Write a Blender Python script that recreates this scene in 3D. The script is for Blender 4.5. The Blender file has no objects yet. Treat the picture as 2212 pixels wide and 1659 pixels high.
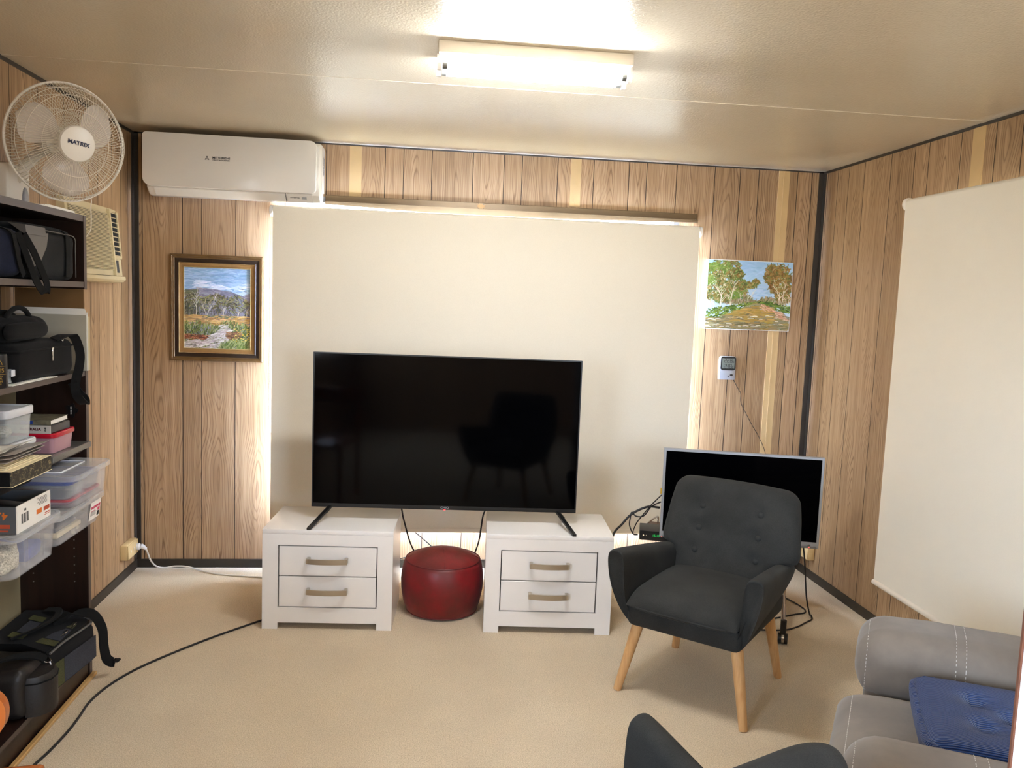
import bpy, bmesh, math, random
from mathutils import Vector, Matrix, noise
from mathutils.bvhtree import BVHTree
random.seed(7)
scene = bpy.context.scene
COL = scene.collection
PI = math.pi
RW, RH = 3.905, 2.4            # room width and height in metres; back wall at y = 0, the room runs towards -y

# ------------------------------------------------------------------ materials
def lin(c):
    r = []
    for v in c[:3]:
        v = v / 255.0
        r.append(v / 12.92 if v <= 0.04045 else ((v + 0.055) / 1.055) ** 2.4)
    return (r[0], r[1], r[2], 1.0)

class NT:
    def __init__(s, name):
        s.m = bpy.data.materials.new(name); s.m.use_nodes = True
        s.t = s.m.node_tree; s.t.nodes.clear()
        s.out = s.n('ShaderNodeOutputMaterial')
    def n(s, typ, **kw):
        nd = s.t.nodes.new(typ)
        for k, v in kw.items():
            if k.startswith('i_'):
                nd.inputs[int(k[2:])].default_value = v
            else:
                setattr(nd, k, v)
        return nd
    def l(s, a, b): s.t.links.new(a, b)
    def math(s, op, a, b=None, c=None):
        nd = s.n('ShaderNodeMath', operation=op)
        for i, v in enumerate((a, b, c)):
            if v is None: continue
            if isinstance(v, (int, float)): nd.inputs[i].default_value = v
            else: s.l(v, nd.inputs[i])
        return nd.outputs[0]
    def mix(s, f, a, b):
        nd = s.n('ShaderNodeMix', data_type='RGBA')
        for i, v in ((0, f), (6, a), (7, b)):
            if isinstance(v, (int, float)): nd.inputs[i].default_value = v
            elif isinstance(v, tuple): nd.inputs[i].default_value = v
            else: s.l(v, nd.inputs[i])
        return nd.outputs[2]
    def noise(s, vec, scale, detail=2, rough=.5, dist=0):
        nd = s.n('ShaderNodeTexNoise')
        nd.inputs['Scale'].default_value = scale; nd.inputs['Detail'].default_value = detail
        nd.inputs['Roughness'].default_value = rough; nd.inputs['Distortion'].default_value = dist
        if vec is not None: s.l(vec, nd.inputs['Vector'])
        return nd.outputs[0]
    def ramp(s, f, a, b):
        nd = s.n('ShaderNodeMapRange'); nd.inputs[1].default_value = a; nd.inputs[2].default_value = b
        s.l(f, nd.inputs[0]); return nd.outputs[0]
    def obj(s): return s.n('ShaderNodeTexCoord').outputs['Object']
    def scale(s, vec, sc):
        nd = s.n('ShaderNodeMapping'); nd.inputs['Scale'].default_value = sc
        s.l(vec, nd.inputs['Vector']); return nd.outputs[0]
    def bsdf(s, col, rough=.5, metal=0, spec=.5, bump=None, bstr=.2, bdist=.002, **kw):
        b = s.n('ShaderNodeBsdfPrincipled')
        if isinstance(col, tuple): b.inputs['Base Color'].default_value = col
        else: s.l(col, b.inputs['Base Color'])
        if isinstance(rough, (int, float)): b.inputs['Roughness'].default_value = rough
        else: s.l(rough, b.inputs['Roughness'])
        b.inputs['Metallic'].default_value = metal
        b.inputs['Specular IOR Level'].default_value = spec
        for k, v in kw.items():
            b.inputs[k.replace('_', ' ')].default_value = v
        if bump is not None:
            bm_ = s.n('ShaderNodeBump'); bm_.inputs['Strength'].default_value = bstr
            bm_.inputs['Distance'].default_value = bdist
            s.l(bump, bm_.inputs['Height']); s.l(bm_.outputs[0], b.inputs['Normal'])
        return b.outputs[0]
    def done(s, sh):
        s.l(sh, s.out.inputs[0]); return s.m

def plain(name, c, rough=.5, metal=0, spec=.5, var=0.0, vs=8, bump=0, bs=60, bd=.002, **kw):
    """a simple procedural surface: colour with slight noise variation and an optional fine bump"""
    t = NT(name); o = t.obj()
    col = lin(c)
    if var:
        d = tuple(x * (1 - var) for x in col[:3]) + (1,); h = tuple(min(1, x * (1 + var)) for x in col[:3]) + (1,)
        col = t.mix(t.ramp(t.noise(o, vs, 3), .3, .7), d, h)
    b = t.noise(o, bs, 3) if bump else None
    return t.done(t.bsdf(col, rough, metal, spec, b, bump, bd, **kw))

def fabric(name, c, var=.25, scale=900, bump=.5, rough=.95, fine=.35):
    t = NT(name); o = t.obj(); col = lin(c)
    n1 = t.noise(o, scale, 2); n2 = t.noise(o, 9, 4)
    d = tuple(x * (1 - fine) for x in col[:3]) + (1,); h = tuple(x * (1 + fine) for x in col[:3]) + (1,)
    c1 = t.mix(t.ramp(n1, .35, .65), d, h)
    d2 = tuple(1 - var for _ in range(3)) + (1,); h2 = (1 + var * .4,) * 3 + (1,)
    v = t.mix(t.ramp(n2, .3, .7), d2, h2)
    mul = t.n('ShaderNodeMix', data_type='RGBA', blend_type='MULTIPLY'); mul.inputs[0].default_value = 1
    t.l(c1, mul.inputs[6]); t.l(v, mul.inputs[7])
    sh = t.bsdf(mul.outputs[2], rough, 0, .25, n1, bump, .0008, Sheen_Weight=.03)
    return t.done(sh)

def emit(name, c, s):
    t = NT(name); e = t.n('ShaderNodeEmission'); e.inputs[0].default_value = lin(c); e.inputs[1].default_value = s
    return t.done(e.outputs[0])

def clear(name, c, fac=.3, rough=.15):
    """thin clear or frosted plastic: part see-through, part milky"""
    t = NT(name)
    tr = t.n('ShaderNodeBsdfTransparent'); tr.inputs[0].default_value = (.97, .97, .97, 1)
    p = t.bsdf(lin(c), rough, 0, .5)
    lw = t.n('ShaderNodeLayerWeight'); lw.inputs[0].default_value = .35
    f = t.math('MULTIPLY_ADD', lw.outputs['Facing'], .3, fac); f = t.math('MINIMUM', f, .95)
    mx = t.n('ShaderNodeMixShader'); t.l(f, mx.inputs[0]); t.l(tr.outputs[0], mx.inputs[1]); t.l(p, mx.inputs[2])
    return t.done(mx.outputs[0])

def wood_panel():
    t = NT('printed_wood_panel')
    uv = t.n('ShaderNodeUVMap').outputs[0]
    sx = t.n('ShaderNodeSeparateXYZ'); t.l(uv, sx.inputs[0]); u, v = sx.outputs[0], sx.outputs[1]
    pl = t.n('ShaderNodeAttribute', attribute_name='plank').outputs['Fac']
    cv = lambda a, b: (lambda nd: (t.l(a, nd.inputs[0]), t.l(b, nd.inputs[1]), nd.outputs[0])[2])(t.n('ShaderNodeCombineXYZ'))
    n1 = t.noise(cv(t.math('MULTIPLY', u, 5), t.math('MULTIPLY', v, 1.5)), 1, 1)
    n2 = t.noise(cv(t.math('MULTIPLY', u, 22), t.math('MULTIPLY', v, 3.2)), 1, 3)
    uo = t.math('ADD', u, t.math('MULTIPLY', t.math('SUBTRACT', pl, .5), .06))
    au = t.math('SQRT', t.math('MULTIPLY_ADD', uo, uo, .00012))
    f = t.math('MULTIPLY', au, 84)
    f = t.math('MULTIPLY_ADD', n1, 15, f)
    f = t.math('MULTIPLY_ADD', n2, 1.3, f)
    sn = t.math('SINE', t.math('MULTIPLY', f, 6.283))
    ring = t.math('POWER', t.math('MULTIPLY_ADD', sn, .5, .5), 5.0)
    fade = t.ramp(t.noise(cv(t.math('MULTIPLY', u, 14), t.math('MULTIPLY', v, 2.4)), 1, 2), .32, .62)
    ring = t.math('MULTIPLY', ring, fade)
    st = t.noise(cv(t.math('MULTIPLY', u, 230), t.math('MULTIPLY', v, 5)), 1, 3)
    st2 = t.noise(cv(t.math('MULTIPLY', u, 45), t.math('MULTIPLY', v, 1.2)), 1, 2)
    base = t.mix(t.ramp(st2, .3, .7), lin((162, 131, 96)), lin((188, 157, 121)))
    base = t.mix(t.math('MULTIPLY', t.ramp(st, .42, .68), .42), base, lin((132, 98, 64)))
    base = t.mix(t.math('MULTIPLY', ring, .66), base, lin((98, 68, 40)))
    tone = t.mix(pl, (.84, .82, .80, 1), (1.06, 1.05, 1.05, 1))
    mul = t.n('ShaderNodeMix', data_type='RGBA', blend_type='MULTIPLY'); mul.inputs[0].default_value = 1
    t.l(base, mul.inputs[6]); t.l(tone, mul.inputs[7])
    # mould specks low down and under the ceiling
    pos = t.n('ShaderNodeSeparateXYZ'); o = t.obj(); t.l(o, pos.inputs[0])
    sp = t.ramp(t.noise(o, 85, 3, .7), .66, .70)
    low = t.ramp(pos.outputs[2], .17, .05); hi = t.ramp(pos.outputs[2], 2.27, 2.38)
    reg = t.ramp(t.noise(o, 4, 1), .5, .6)
    msk = t.math('MULTIPLY', t.math('MULTIPLY', sp, reg), t.math('MAXIMUM', low, t.math('MULTIPLY', hi, .9)))
    colr = t.mix(t.math('MULTIPLY', msk, .85), mul.outputs[2], lin((45, 36, 30)))
    return t.done(t.bsdf(colr, .42, 0, .35, t.math('ADD', st, t.math('MULTIPLY', ring, .5)), .06, .001))

def ceiling_mat():
    t = NT('embossed_ceiling_panel'); o = t.obj()
    n = t.noise(o, 130, 2, .5); v = t.n('ShaderNodeTexVoronoi', feature='SMOOTH_F1'); v.inputs['Scale'].default_value = 150; t.l(o, v.inputs['Vector'])
    h = t.math('ADD', n, t.math('MULTIPLY', v.outputs['Distance'], .7))
    c = t.mix(t.ramp(t.noise(o, 1.3, 2), .35, .65), lin((206, 194, 172)), lin((212, 200, 178)))
    return t.done(t.bsdf(c, .27, 0, .55, h, .4, .002))

def carpet_mat():
    t = NT('cut_pile_carpet'); o = t.obj()
    n1 = t.noise(o, 240, 4, .75); n2 = t.noise(o, 3, 3); n3 = t.noise(o, 120, 2)
    c = t.mix(t.ramp(n1, .3, .7), lin((168, 148, 119)), lin((244, 225, 195)))
    c = t.mix(t.math('MULTIPLY', t.ramp(n2, .35, .7), .22), c, lin((176, 158, 136)))
    h = t.math('ADD', n1, t.math('MULTIPLY', n3, .8))
    return t.done(t.bsdf(c, .98, 0, .1, h, .55, .006, Sheen_Weight=.2))

def wood(name, c1, c2, sc=(3, 40, 40), rough=.4):
    t = NT(name); o = t.scale(t.obj(), sc)
    n = t.noise(o, 1.2, 4, .6, .5)
    return t.done(t.bsdf(t.mix(t.ramp(n, .3, .7), lin(c1), lin(c2)), rough, 0, .4, n, .08, .001))

def blind_mat():
    t = NT('blockout_blind_fabric'); o = t.obj()
    n = t.noise(t.scale(o, (500, 500, 500)), 1, 2)
    c = t.mix(t.ramp(n, .3, .7), lin((226, 218, 201)), lin((235, 227, 211)))
    d = t.bsdf(c, .85, 0, .2, n, .12, .0006)
    tl = t.n('ShaderNodeBsdfTranslucent'); tl.inputs[0].default_value = lin((255, 226, 180))
    mx = t.n('ShaderNodeMixShader'); mx.inputs[0].default_value = .001
    t.l(d, mx.inputs[1]); t.l(tl.outputs[0], mx.inputs[2])
    return t.done(mx.outputs[0])

def vcol(name, rough=.6):
    t = NT(name); a = t.n('ShaderNodeVertexColor', layer_name='paint')
    n = t.noise(t.obj(), 260, 3)
    return t.done(t.bsdf(a.outputs[0], rough, 0, .35, n, .3, .0015))

def corduroy():
    t = NT('blue_corduroy'); o = t.obj()
    w = t.n('ShaderNodeTexWave', wave_type='BANDS', bands_direction='X'); w.inputs['Scale'].default_value = 62
    w.inputs['Distortion'].default_value = .5; w.inputs['Detail'].default_value = 1; w.inputs['Detail Scale'].default_value = 1.0
    t.l(o, w.inputs['Vector'])
    c = t.mix(w.outputs['Fac'], lin((6, 27, 68)), lin((20, 60, 120)))
    return t.done(t.bsdf(c, .9, 0, .2, w.outputs['Fac'], .6, .003, Sheen_Weight=.3))

def suede():
    t = NT('grey_suede'); o = t.obj()
    c = t.mix(t.ramp(t.noise(o, 6, 5, .6), .3, .7), lin((102, 93, 85)), lin((124, 114, 103)))
    return t.done(t.bsdf(c, .85, 0, .25, t.noise(o, 500, 3), .25, .0006, Sheen_Weight=.25))

def leather_red():
    t = NT('aged_red_leather'); o = t.obj()
    n = t.noise(o, 7, 5, .6)
    c = t.mix(t.ramp(n, .35, .68), lin((128, 14, 24)), lin((94, 30, 26)))
    r = t.ramp(n, .2, .8)
    rr = t.math('MULTIPLY_ADD', r, .2, .3)
    return t.done(t.bsdf(c, rr, 0, .5, t.noise(o, 55, 4), .15, .003))

def marble_paper():
    t = NT('marbled_paper'); o = t.obj()
    n = t.noise(o, 60, 5, .75, 1.5)
    return t.done(t.bsdf(t.mix(t.ramp(n, .52, .7), lin((38, 34, 28)), lin((176, 158, 118))), .5))

M = dict(
    wood=wood_panel(), groove=plain('groove', (48, 34, 24), .9), tan=plain('tan_joint_strip', (196, 165, 116), .5, var=.06, bump=.08),
    trim=plain('dark_brown_trim', (44, 36, 27), .45, var=.1), ceiling=ceiling_mat(), carpet=carpet_mat(),
    ceiljoint=plain('beige_joint', (196, 182, 158), .3), white=plain('white_lacquer', (232, 228, 224), .25, var=.015, vs=3),
    dgap=plain('shadow_gap', (60, 58, 56), .8), nickel=plain('brushed_nickel', (186, 176, 160), .3, .9, bump=.1, bs=300),
    chrome=plain('chrome', (205, 205, 208), .15, 1), blackp=plain('black_plastic', (14, 14, 15), .35, var=.1), screen=plain('black_glass_screen', (2, 2, 3), .07, 0, .12),
    silver=plain('silver_plastic', (165, 167, 172), .35, .3, var=.03), acwhite=plain('gloss_white_plastic', (226, 222, 216), .16, var=.01, vs=2),
    greytext=plain('dark_print', (40, 40, 46), .5), beige=plain('aged_beige_plastic', (212, 196, 156), .45, var=.05), blackhole=plain('dark_interior', (12, 12, 12), .8),
    fanwhite=plain('fan_white_plastic', (226, 220, 210), .35), fanwire=plain('white_coated_wire', (214, 206, 192), .4), blade=clear('clear_fan_blade', (225, 215, 205), .55, .2),
    navytext=plain('navy_print', (18, 22, 60), .5), blind=blind_mat(), cream=plain('cream_plastic', (226, 216, 200), .4, var=.02),
    rail=plain('brown_metal_rail', (104, 84, 58), .35, .35, var=.1), bronze=plain('bronze_frame', (120, 92, 56), .35, .5, var=.15, vs=20),
    darkframe=plain('dark_frame', (48, 32, 20), .3, .1), gold=plain('gold_line', (196, 168, 112), .35, .6), liner=plain('brown_liner', (138, 102, 52), .6, var=.1, vs=30),
    paint=vcol('oil_paint'), canvas=plain('white_canvas_edge', (238, 238, 236), .8, bump=.2, bs=400), lcd=plain('grey_lcd', (112, 118, 112), .25),
    darkgrey=plain('dark_grey_plastic', (62, 62, 64), .4), greyfab=fabric('charcoal_linen', (47, 47, 45)), oak=wood('pale_oak', (190, 142, 90), (218, 176, 124), (40, 40, 4)),
    suede=suede(), thread=plain('pale_thread', (196, 190, 182), .9), cord_blue=corduroy(), red=leather_red(), redpipe=plain('red_piping', (92, 16, 20), .5, var=.2),
    espresso=wood('espresso_veneer', (26, 15, 11), (44, 26, 19), (30, 30, 2), .35), edge=plain('grey_brown_edging', (74, 62, 57), .45, var=.05), backboard=plain('beige_hardboard', (150, 136, 104), .7, var=.05),
    tanboard=plain('tan_board', (112, 82, 46), .6, var=.1), paper=plain('white_paper', (234, 230, 222), .8, var=.02), cream_paper=plain('cream_paper', (226, 210, 172), .8, var=.05),
    folder=plain('grey_white_card', (178, 172, 156), .35, var=.05), navy=fabric('navy_nylon', (15, 22, 44), scale=500), blackfab=fabric('black_nylon', (9, 9, 11), scale=500), coolgrey=plain('grey_vinyl', (92, 89, 86), .5, var=.06),
    darkfab=fabric('dark_grey_canvas', (22, 24, 26), scale=600), olive=fabric('olive_nylon', (70, 70, 40), scale=500), slate=fabric('slate_nylon', (52, 54, 62), scale=500),
    brownblack=plain('brown_black_leather', (24, 20, 19), .5, var=.2, bump=.3, bs=120), strap=fabric('black_webbing', (10, 10, 11), scale=700), steel=plain('dull_steel', (128, 128, 126), .4, .7, var=.08),
    tub=clear('clear_tub_plastic', (222, 222, 228), .06, .1), tublid=clear('milky_lid_plastic', (226, 226, 228), .2, .15), frost=clear('frosted_plastic', (214, 218, 220), .2, .25),
    whitelid=plain('white_grey_lid', (204, 206, 212), .35), redlid=plain('red_lid', (188, 16, 44), .3), pinktub=clear('pink_frosted_plastic', (206, 160, 172), .5, .3), bluelid=plain('blue_lid', (30, 66, 150), .35),
    yarn=fabric('cream_wool', (214, 206, 184), scale=200), cardw=plain('white_carton', (226, 222, 214), .6, var=.02), cardg=plain('grey_carton', (78, 82, 86), .5, var=.05), orange=plain('orange_print', (214, 112, 34), .6), rust=plain('rust_print', (176, 72, 40), .6),
    blackprint=plain('black_print', (26, 26, 28), .6), redprint=plain('crimson_print', (196, 40, 84), .6), marble=marble_paper(), tin=plain('black_tin', (18, 18, 22), .35), goldprint=plain('gold_print', (178, 142, 62), .45, .2),
    book=plain('photo_cover', (104, 100, 82), .4, var=.6, vs=40), vhs=plain('white_sleeve', (206, 202, 194), .5), maroon=plain('maroon_print', (92, 30, 30), .6), magazine=plain('glossy_magazine', (164, 154, 146), .3, var=.5, vs=14),
    timber=wood('raw_pine', (178, 138, 84), (204, 166, 110), (40, 2, 40), .6), orangewood=wood('orange_varnished_wood', (150, 74, 22), (182, 102, 40), (30, 30, 3), .25), board=plain('white_melamine', (214, 214, 220), .35), boardedge=plain('raw_brown_edge', (104, 62, 42), .8, var=.2, vs=60),
    redled=emit('red_led', (255, 40, 40), 4), greenled=emit('green_led_digits', (40, 200, 90), .5), shelfbrown=wood('brown_shelf', (92, 66, 52), (118, 88, 70), (4, 40, 40), .4), whitecable=plain('white_cable', (216, 210, 200), .5), plug=plain('white_plug', (224, 226, 232), .4), yellow=plain('yellow_connector', (214, 168, 40), .5),
    blackcable=plain('black_cable', (16, 16, 20), .5), socket=plain('cream_socket_box', (214, 188, 138), .45, var=.03), purple=plain('purple_grey_bag', (88, 92, 126), .6, var=.3, vs=20), aluminium=plain('aluminium_frame', (150, 150, 150), .4, .8), emblem=plain('grey_blue_emblem', (150, 152, 162), .35, var=.1, vs=60, bump=.5, bs=90),
)
tglass = NT('window_glass')
_tr = tglass.n('ShaderNodeBsdfTransparent'); _gl = tglass.n('ShaderNodeBsdfGlossy'); _gl.inputs[1].default_value = .02
_mx = tglass.n('ShaderNodeMixShader'); _mx.inputs[0].default_value = .06
tglass.l(_tr.outputs[0], _mx.inputs[1]); tglass.l(_gl.outputs[0], _mx.inputs[2])
M['glass'] = tglass.done(_mx.outputs[0])

# ------------------------------------------------------------------ objects
ROOTM = {}
def new_bm(): return bmesh.new()
def root_of(o):
    while o.parent: o = o.parent
    return o
def finish(bm, name, mats, smooth, uvs=None):
    bmesh.ops.recalc_face_normals(bm, faces=bm.faces)
    me = bpy.data.meshes.new(name); bm.to_mesh(me); bm.free()
    for m in (mats if isinstance(mats, (list, tuple)) else [mats]): me.materials.append(m)
    if smooth:
        me.polygons.foreach_set('use_smooth', [True] * len(me.polygons))
        if smooth != 'all':
            me.set_sharp_from_angle(angle=math.radians(smooth if smooth is not True else 38))
    o = bpy.data.objects.new(name, me); COL.objects.link(o); return o
def tag(o, label, cat, group=None, kind=None):
    if label: o['label'] = label
    if cat: o['category'] = cat
    if group: o['group'] = group
    if kind: o['kind'] = kind
    return o
def thing(name, label, cat, loc=(0, 0, 0), rz=0, group=None, kind=None, rot=None):
    o = bpy.data.objects.new(name, None); COL.objects.link(o); o.empty_display_size = .1
    o.location = loc; o.rotation_euler = rot if rot else (0, 0, rz)
    ROOTM[o.name] = Matrix.LocRotScale(Vector(loc), o.rotation_euler.copy(), None)
    return tag(o, label, cat, group, kind)
def part(name, bm, mat, parent, smooth=True, world=False, label=None, kind=None):
    """one part (or sub-part) as one mesh; world=True: the mesh was drawn in room coordinates"""
    if world: bm.transform(ROOTM[root_of(parent).name].inverted())
    o = finish(bm, name, mat, smooth); o.parent = parent
    if label: o['label'] = label
    if kind: o['kind'] = kind
    return o
def single(name, bm, mat, label, cat, loc, smooth=True, group=None, kind=None):
    """a thing that is one mesh, drawn in room coordinates, with its origin at loc"""
    bm.transform(Matrix.Translation(Vector(loc)).inverted())
    o = finish(bm, name, mat, smooth); o.location = loc
    ROOTM[o.name] = Matrix.Translation(Vector(loc))
    return tag(o, label, cat, group, kind)

# ------------------------------------------------------------------ shapes
def quad(bm, a, b, c, d, mi=0):
    f = bm.faces.new([bm.verts.new(p) for p in (a, b, c, d)]); f.material_index = mi; return f
def merge(bm, t, mi=0):
    for f in t.faces: f.material_index = mi
    me = bpy.data.meshes.new('tmp'); t.to_mesh(me); t.free(); bm.from_mesh(me); bpy.data.meshes.remove(me)
def box(bm, x0, x1, y0, y1, z0, z1, r=0, seg=2, mi=0, mat4=None):
    t = bmesh.new(); bmesh.ops.create_cube(t, size=1)
    bmesh.ops.scale(t, vec=(x1 - x0, y1 - y0, z1 - z0), verts=t.verts)
    bmesh.ops.translate(t, vec=((x0 + x1) / 2, (y0 + y1) / 2, (z0 + z1) / 2), verts=t.verts)
    if r: bmesh.ops.bevel(t, geom=t.edges[:] , offset=r, segments=seg, profile=.5, affect='EDGES')
    if mat4: t.transform(mat4)
    merge(bm, t, mi); return bm
def frames(pts):
    out = []; n = len(pts); pts = [Vector(p) for p in pts]
    up = Vector((0, 0, 1)); tp = (pts[1] - pts[0]).normalized()
    if abs(tp.dot(up)) > .95: up = Vector((1, 0, 0))
    s = tp.cross(up).normalized(); 
    for i in range(n):
        t = (pts[min(i + 1, n - 1)] - pts[max(i - 1, 0)]).normalized()
        s = (s - t * s.dot(t)).normalized(); out.append((pts[i], t, s, t.cross(s)))
    return out
def spline(pts, n=8):
    pts = [Vector(p) for p in pts]; P = [pts[0] * 2 - pts[1]] + pts + [pts[-1] * 2 - pts[-2]]; out = []
    for i in range(1, len(P) - 2):
        a, b, c, d = P[i - 1:i + 3]
        for k in range(n):
            t = k / n
            out.append(.5 * ((2 * b) + (c - a) * t + (2 * a - 5 * b + 4 * c - d) * t * t + (3 * b - a - 3 * c + d) * t ** 3))
    return out + [pts[-1]]
def tube(bm, pts, r, seg=8, closed=False, mi=0):
    pts = [Vector(p) for p in pts]
    rr = r if callable(r) else (lambda k: r)
    if closed:
        n = len(pts); fr = []; c = sum(pts, Vector()) / n
        for i in range(n):
            t = (pts[(i + 1) % n] - pts[i - 1]).normalized(); s = (pts[i] - c); s = (s - t * s.dot(t)).normalized(); fr.append((pts[i], t, s, t.cross(s)))
    else: fr = frames(pts)
    rings = []
    for i, (p, t, s, b) in enumerate(fr):
        q = rr(i / max(1, len(fr) - 1))
        rings.append([bm.verts.new(p + (s * math.cos(2 * PI * j / seg) + b * math.sin(2 * PI * j / seg)) * q) for j in range(seg)])
    m = len(rings)
    for i in range(m if closed else m - 1):
        a, c = rings[i], rings[(i + 1) % m]
        for j in range(seg):
            f = bm.faces.new((a[j], a[(j + 1) % seg], c[(j + 1) % seg], c[j])); f.material_index = mi
    if not closed:
        for rg in (rings[0], rings[-1]):
            f = bm.faces.new(rg); f.material_index = mi
    return bm
def cone(bm, p0, p1, r0, r1, seg=20, mi=0):
    return tube(bm, [p0, p1], lambda k: r0 + (r1 - r0) * k, seg, mi=mi)
def lathe(bm, c, prof, seg=40, axis=Vector((0, 0, 1)), mi=0):
    axis = Vector(axis).normalized(); s = axis.orthogonal().normalized(); b = axis.cross(s); c = Vector(c)
    rings = []
    for r, h in prof:
        if r < 1e-6: rings.append([bm.verts.new(c + axis * h)])
        else: rings.append([bm.verts.new(c + axis * h + (s * math.cos(2 * PI * j / seg) + b * math.sin(2 * PI * j / seg)) * r) for j in range(seg)])
    for a, d in zip(rings, rings[1:]):
        for j in range(seg):
            k = (j + 1) % seg
            if len(a) == 1 and len(d) == 1: continue
            if len(a) == 1: vs = (a[0], d[j], d[k])
            elif len(d) == 1: vs = (a[j], a[k], d[0])
            else: vs = (a[j], a[k], d[k], d[j])
            f = bm.faces.new(vs); f.material_index = mi
    for rg in (rings[0], rings[-1]):
        if len(rg) > 1: f = bm.faces.new(rg); f.material_index = mi
    return bm
def loft(bm, loops, cap=True, closed=True, mi=0):
    R = [[bm.verts.new(p) for p in lp] for lp in loops]; n = len(R[0])
    for a, b in zip(R, R[1:]):
        for j in range(n if closed else n - 1):
            f = bm.faces.new((a[j], a[(j + 1) % n], b[(j + 1) % n], b[j])); f.material_index = mi
    if cap:
        for rg in (R[0], R[-1]): f = bm.faces.new(rg); f.material_index = mi
    return bm
def pillow(bm, O, X, Y, N, tf, tb, k=.12, p=6, nu=22, nv=22, w=None, d=None, mi=0):
    """padded slab: X, Y half-extent vectors, N unit normal, tf / tb thickness in front and behind"""
    O, X, Y, N = Vector(O), Vector(X), Vector(Y), Vector(N)
    S = lambda i, n: math.sin(PI / 2 * (-1 + 2 * i / n))
    F = [[None] * (nv + 1) for _ in range(nu + 1)]; B = [[None] * (nv + 1) for _ in range(nu + 1)]
    for i in range(nu + 1):
        for j in range(nv + 1):
            u, v = S(i, nu), S(j, nv)
            x = u * math.sqrt(max(0, 1 - k * v * v)); y = v * math.sqrt(max(0, 1 - k * u * u))
            if w: x *= w(v)
            e = max(0, (1 - abs(u) ** p) * (1 - abs(v) ** p)) ** .5
            base = O + X * x + Y * y
            df = d(u, v) if d else 0
            F[i][j] = bm.verts.new(base + N * (tf * e + df * min(1, e * 2)))
            B[i][j] = F[i][j] if i in (0, nu) or j in (0, nv) else bm.verts.new(base - N * (tb * e))
    for i in range(nu):
        for j in range(nv):
            for G in (F, B):
                f = bm.faces.new((G[i][j], G[i + 1][j], G[i + 1][j + 1], G[i][j + 1])); f.material_index = mi
    return bm
def ribbon(bm, pts, wd, th=.002, n=6, mi=0):
    """flat strap along pts; wd is the half-width vector"""
    P = spline(pts, n); wd = Vector(wd); fr = frames(P); loops = []
    for p, t, s, b in fr:
        wv = (wd - t * wd.dot(t)); wv = wv.normalized() * wd.length if wv.length > 1e-5 else wd
        nn = t.cross(wv).normalized() * th
        loops.append([p + wv + nn, p - wv + nn, p - wv - nn, p + wv - nn])
    return loft(bm, loops, mi=mi)
def sphere(bm, c, r, sc=(1, 1, 1), seg=16, mi=0):
    t = bmesh.new(); bmesh.ops.create_uvsphere(t, u_segments=seg, v_segments=max(6, seg // 2), radius=r)
    bmesh.ops.scale(t, vec=sc, verts=t.verts); bmesh.ops.translate(t, vec=c, verts=t.verts); merge(bm, t, mi); return bm
def text_bm(body, size, m4, extrude=.0004, sx=1.0, bold=0):
    cu = bpy.data.curves.new('txt', 'FONT'); cu.body = body; cu.size = size; cu.align_x = 'CENTER'; cu.align_y = 'CENTER'; cu.extrude = extrude; cu.offset = bold
    ob = bpy.data.objects.new('txt', cu); COL.objects.link(ob); bpy.context.view_layer.update()
    dg = bpy.context.evaluated_depsgraph_get(); me = bpy.data.meshes.new_from_object(ob.evaluated_get(dg))
    bm = bmesh.new(); bm.from_mesh(me); bpy.data.objects.remove(ob); bpy.data.meshes.remove(me); bpy.data.curves.remove(cu)
    bmesh.ops.scale(bm, vec=(sx, 1, 1), verts=bm.verts); bm.transform(m4); return bm
def basis(o, x, y):
    """matrix with local X, Y along x, y and the origin at o"""
    x = Vector(x).normalized(); y = Vector(y); y = (y - x * y.dot(x)).normalized(); z = x.cross(y)
    m = Matrix((x, y, z)).transposed().to_4x4(); m.translation = Vector(o); return m
FACE_S = lambda o: basis(o, (1, 0, 0), (0, 0, 1))       # writing that faces -y
FACE_E = lambda o: basis(o, (0, 1, 0), (0, 0, 1))       # writing that faces +x
def join(bm, other, mi=0): merge(bm, other, mi); return bm
def copy_tree(root, loc, rz, label):
    r = root.copy(); COL.objects.link(r); r.location = loc; r.rotation_euler = (0, 0, rz); r['label'] = label
    for ch in list(root.children):
        c = ch.copy(); COL.objects.link(c); c.parent = r
        for g in ch.children:
            d = g.copy(); COL.objects.link(d); d.parent = c
    return r
SKY = 23.0; EXPO = 1.18; SUN = 210
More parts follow.
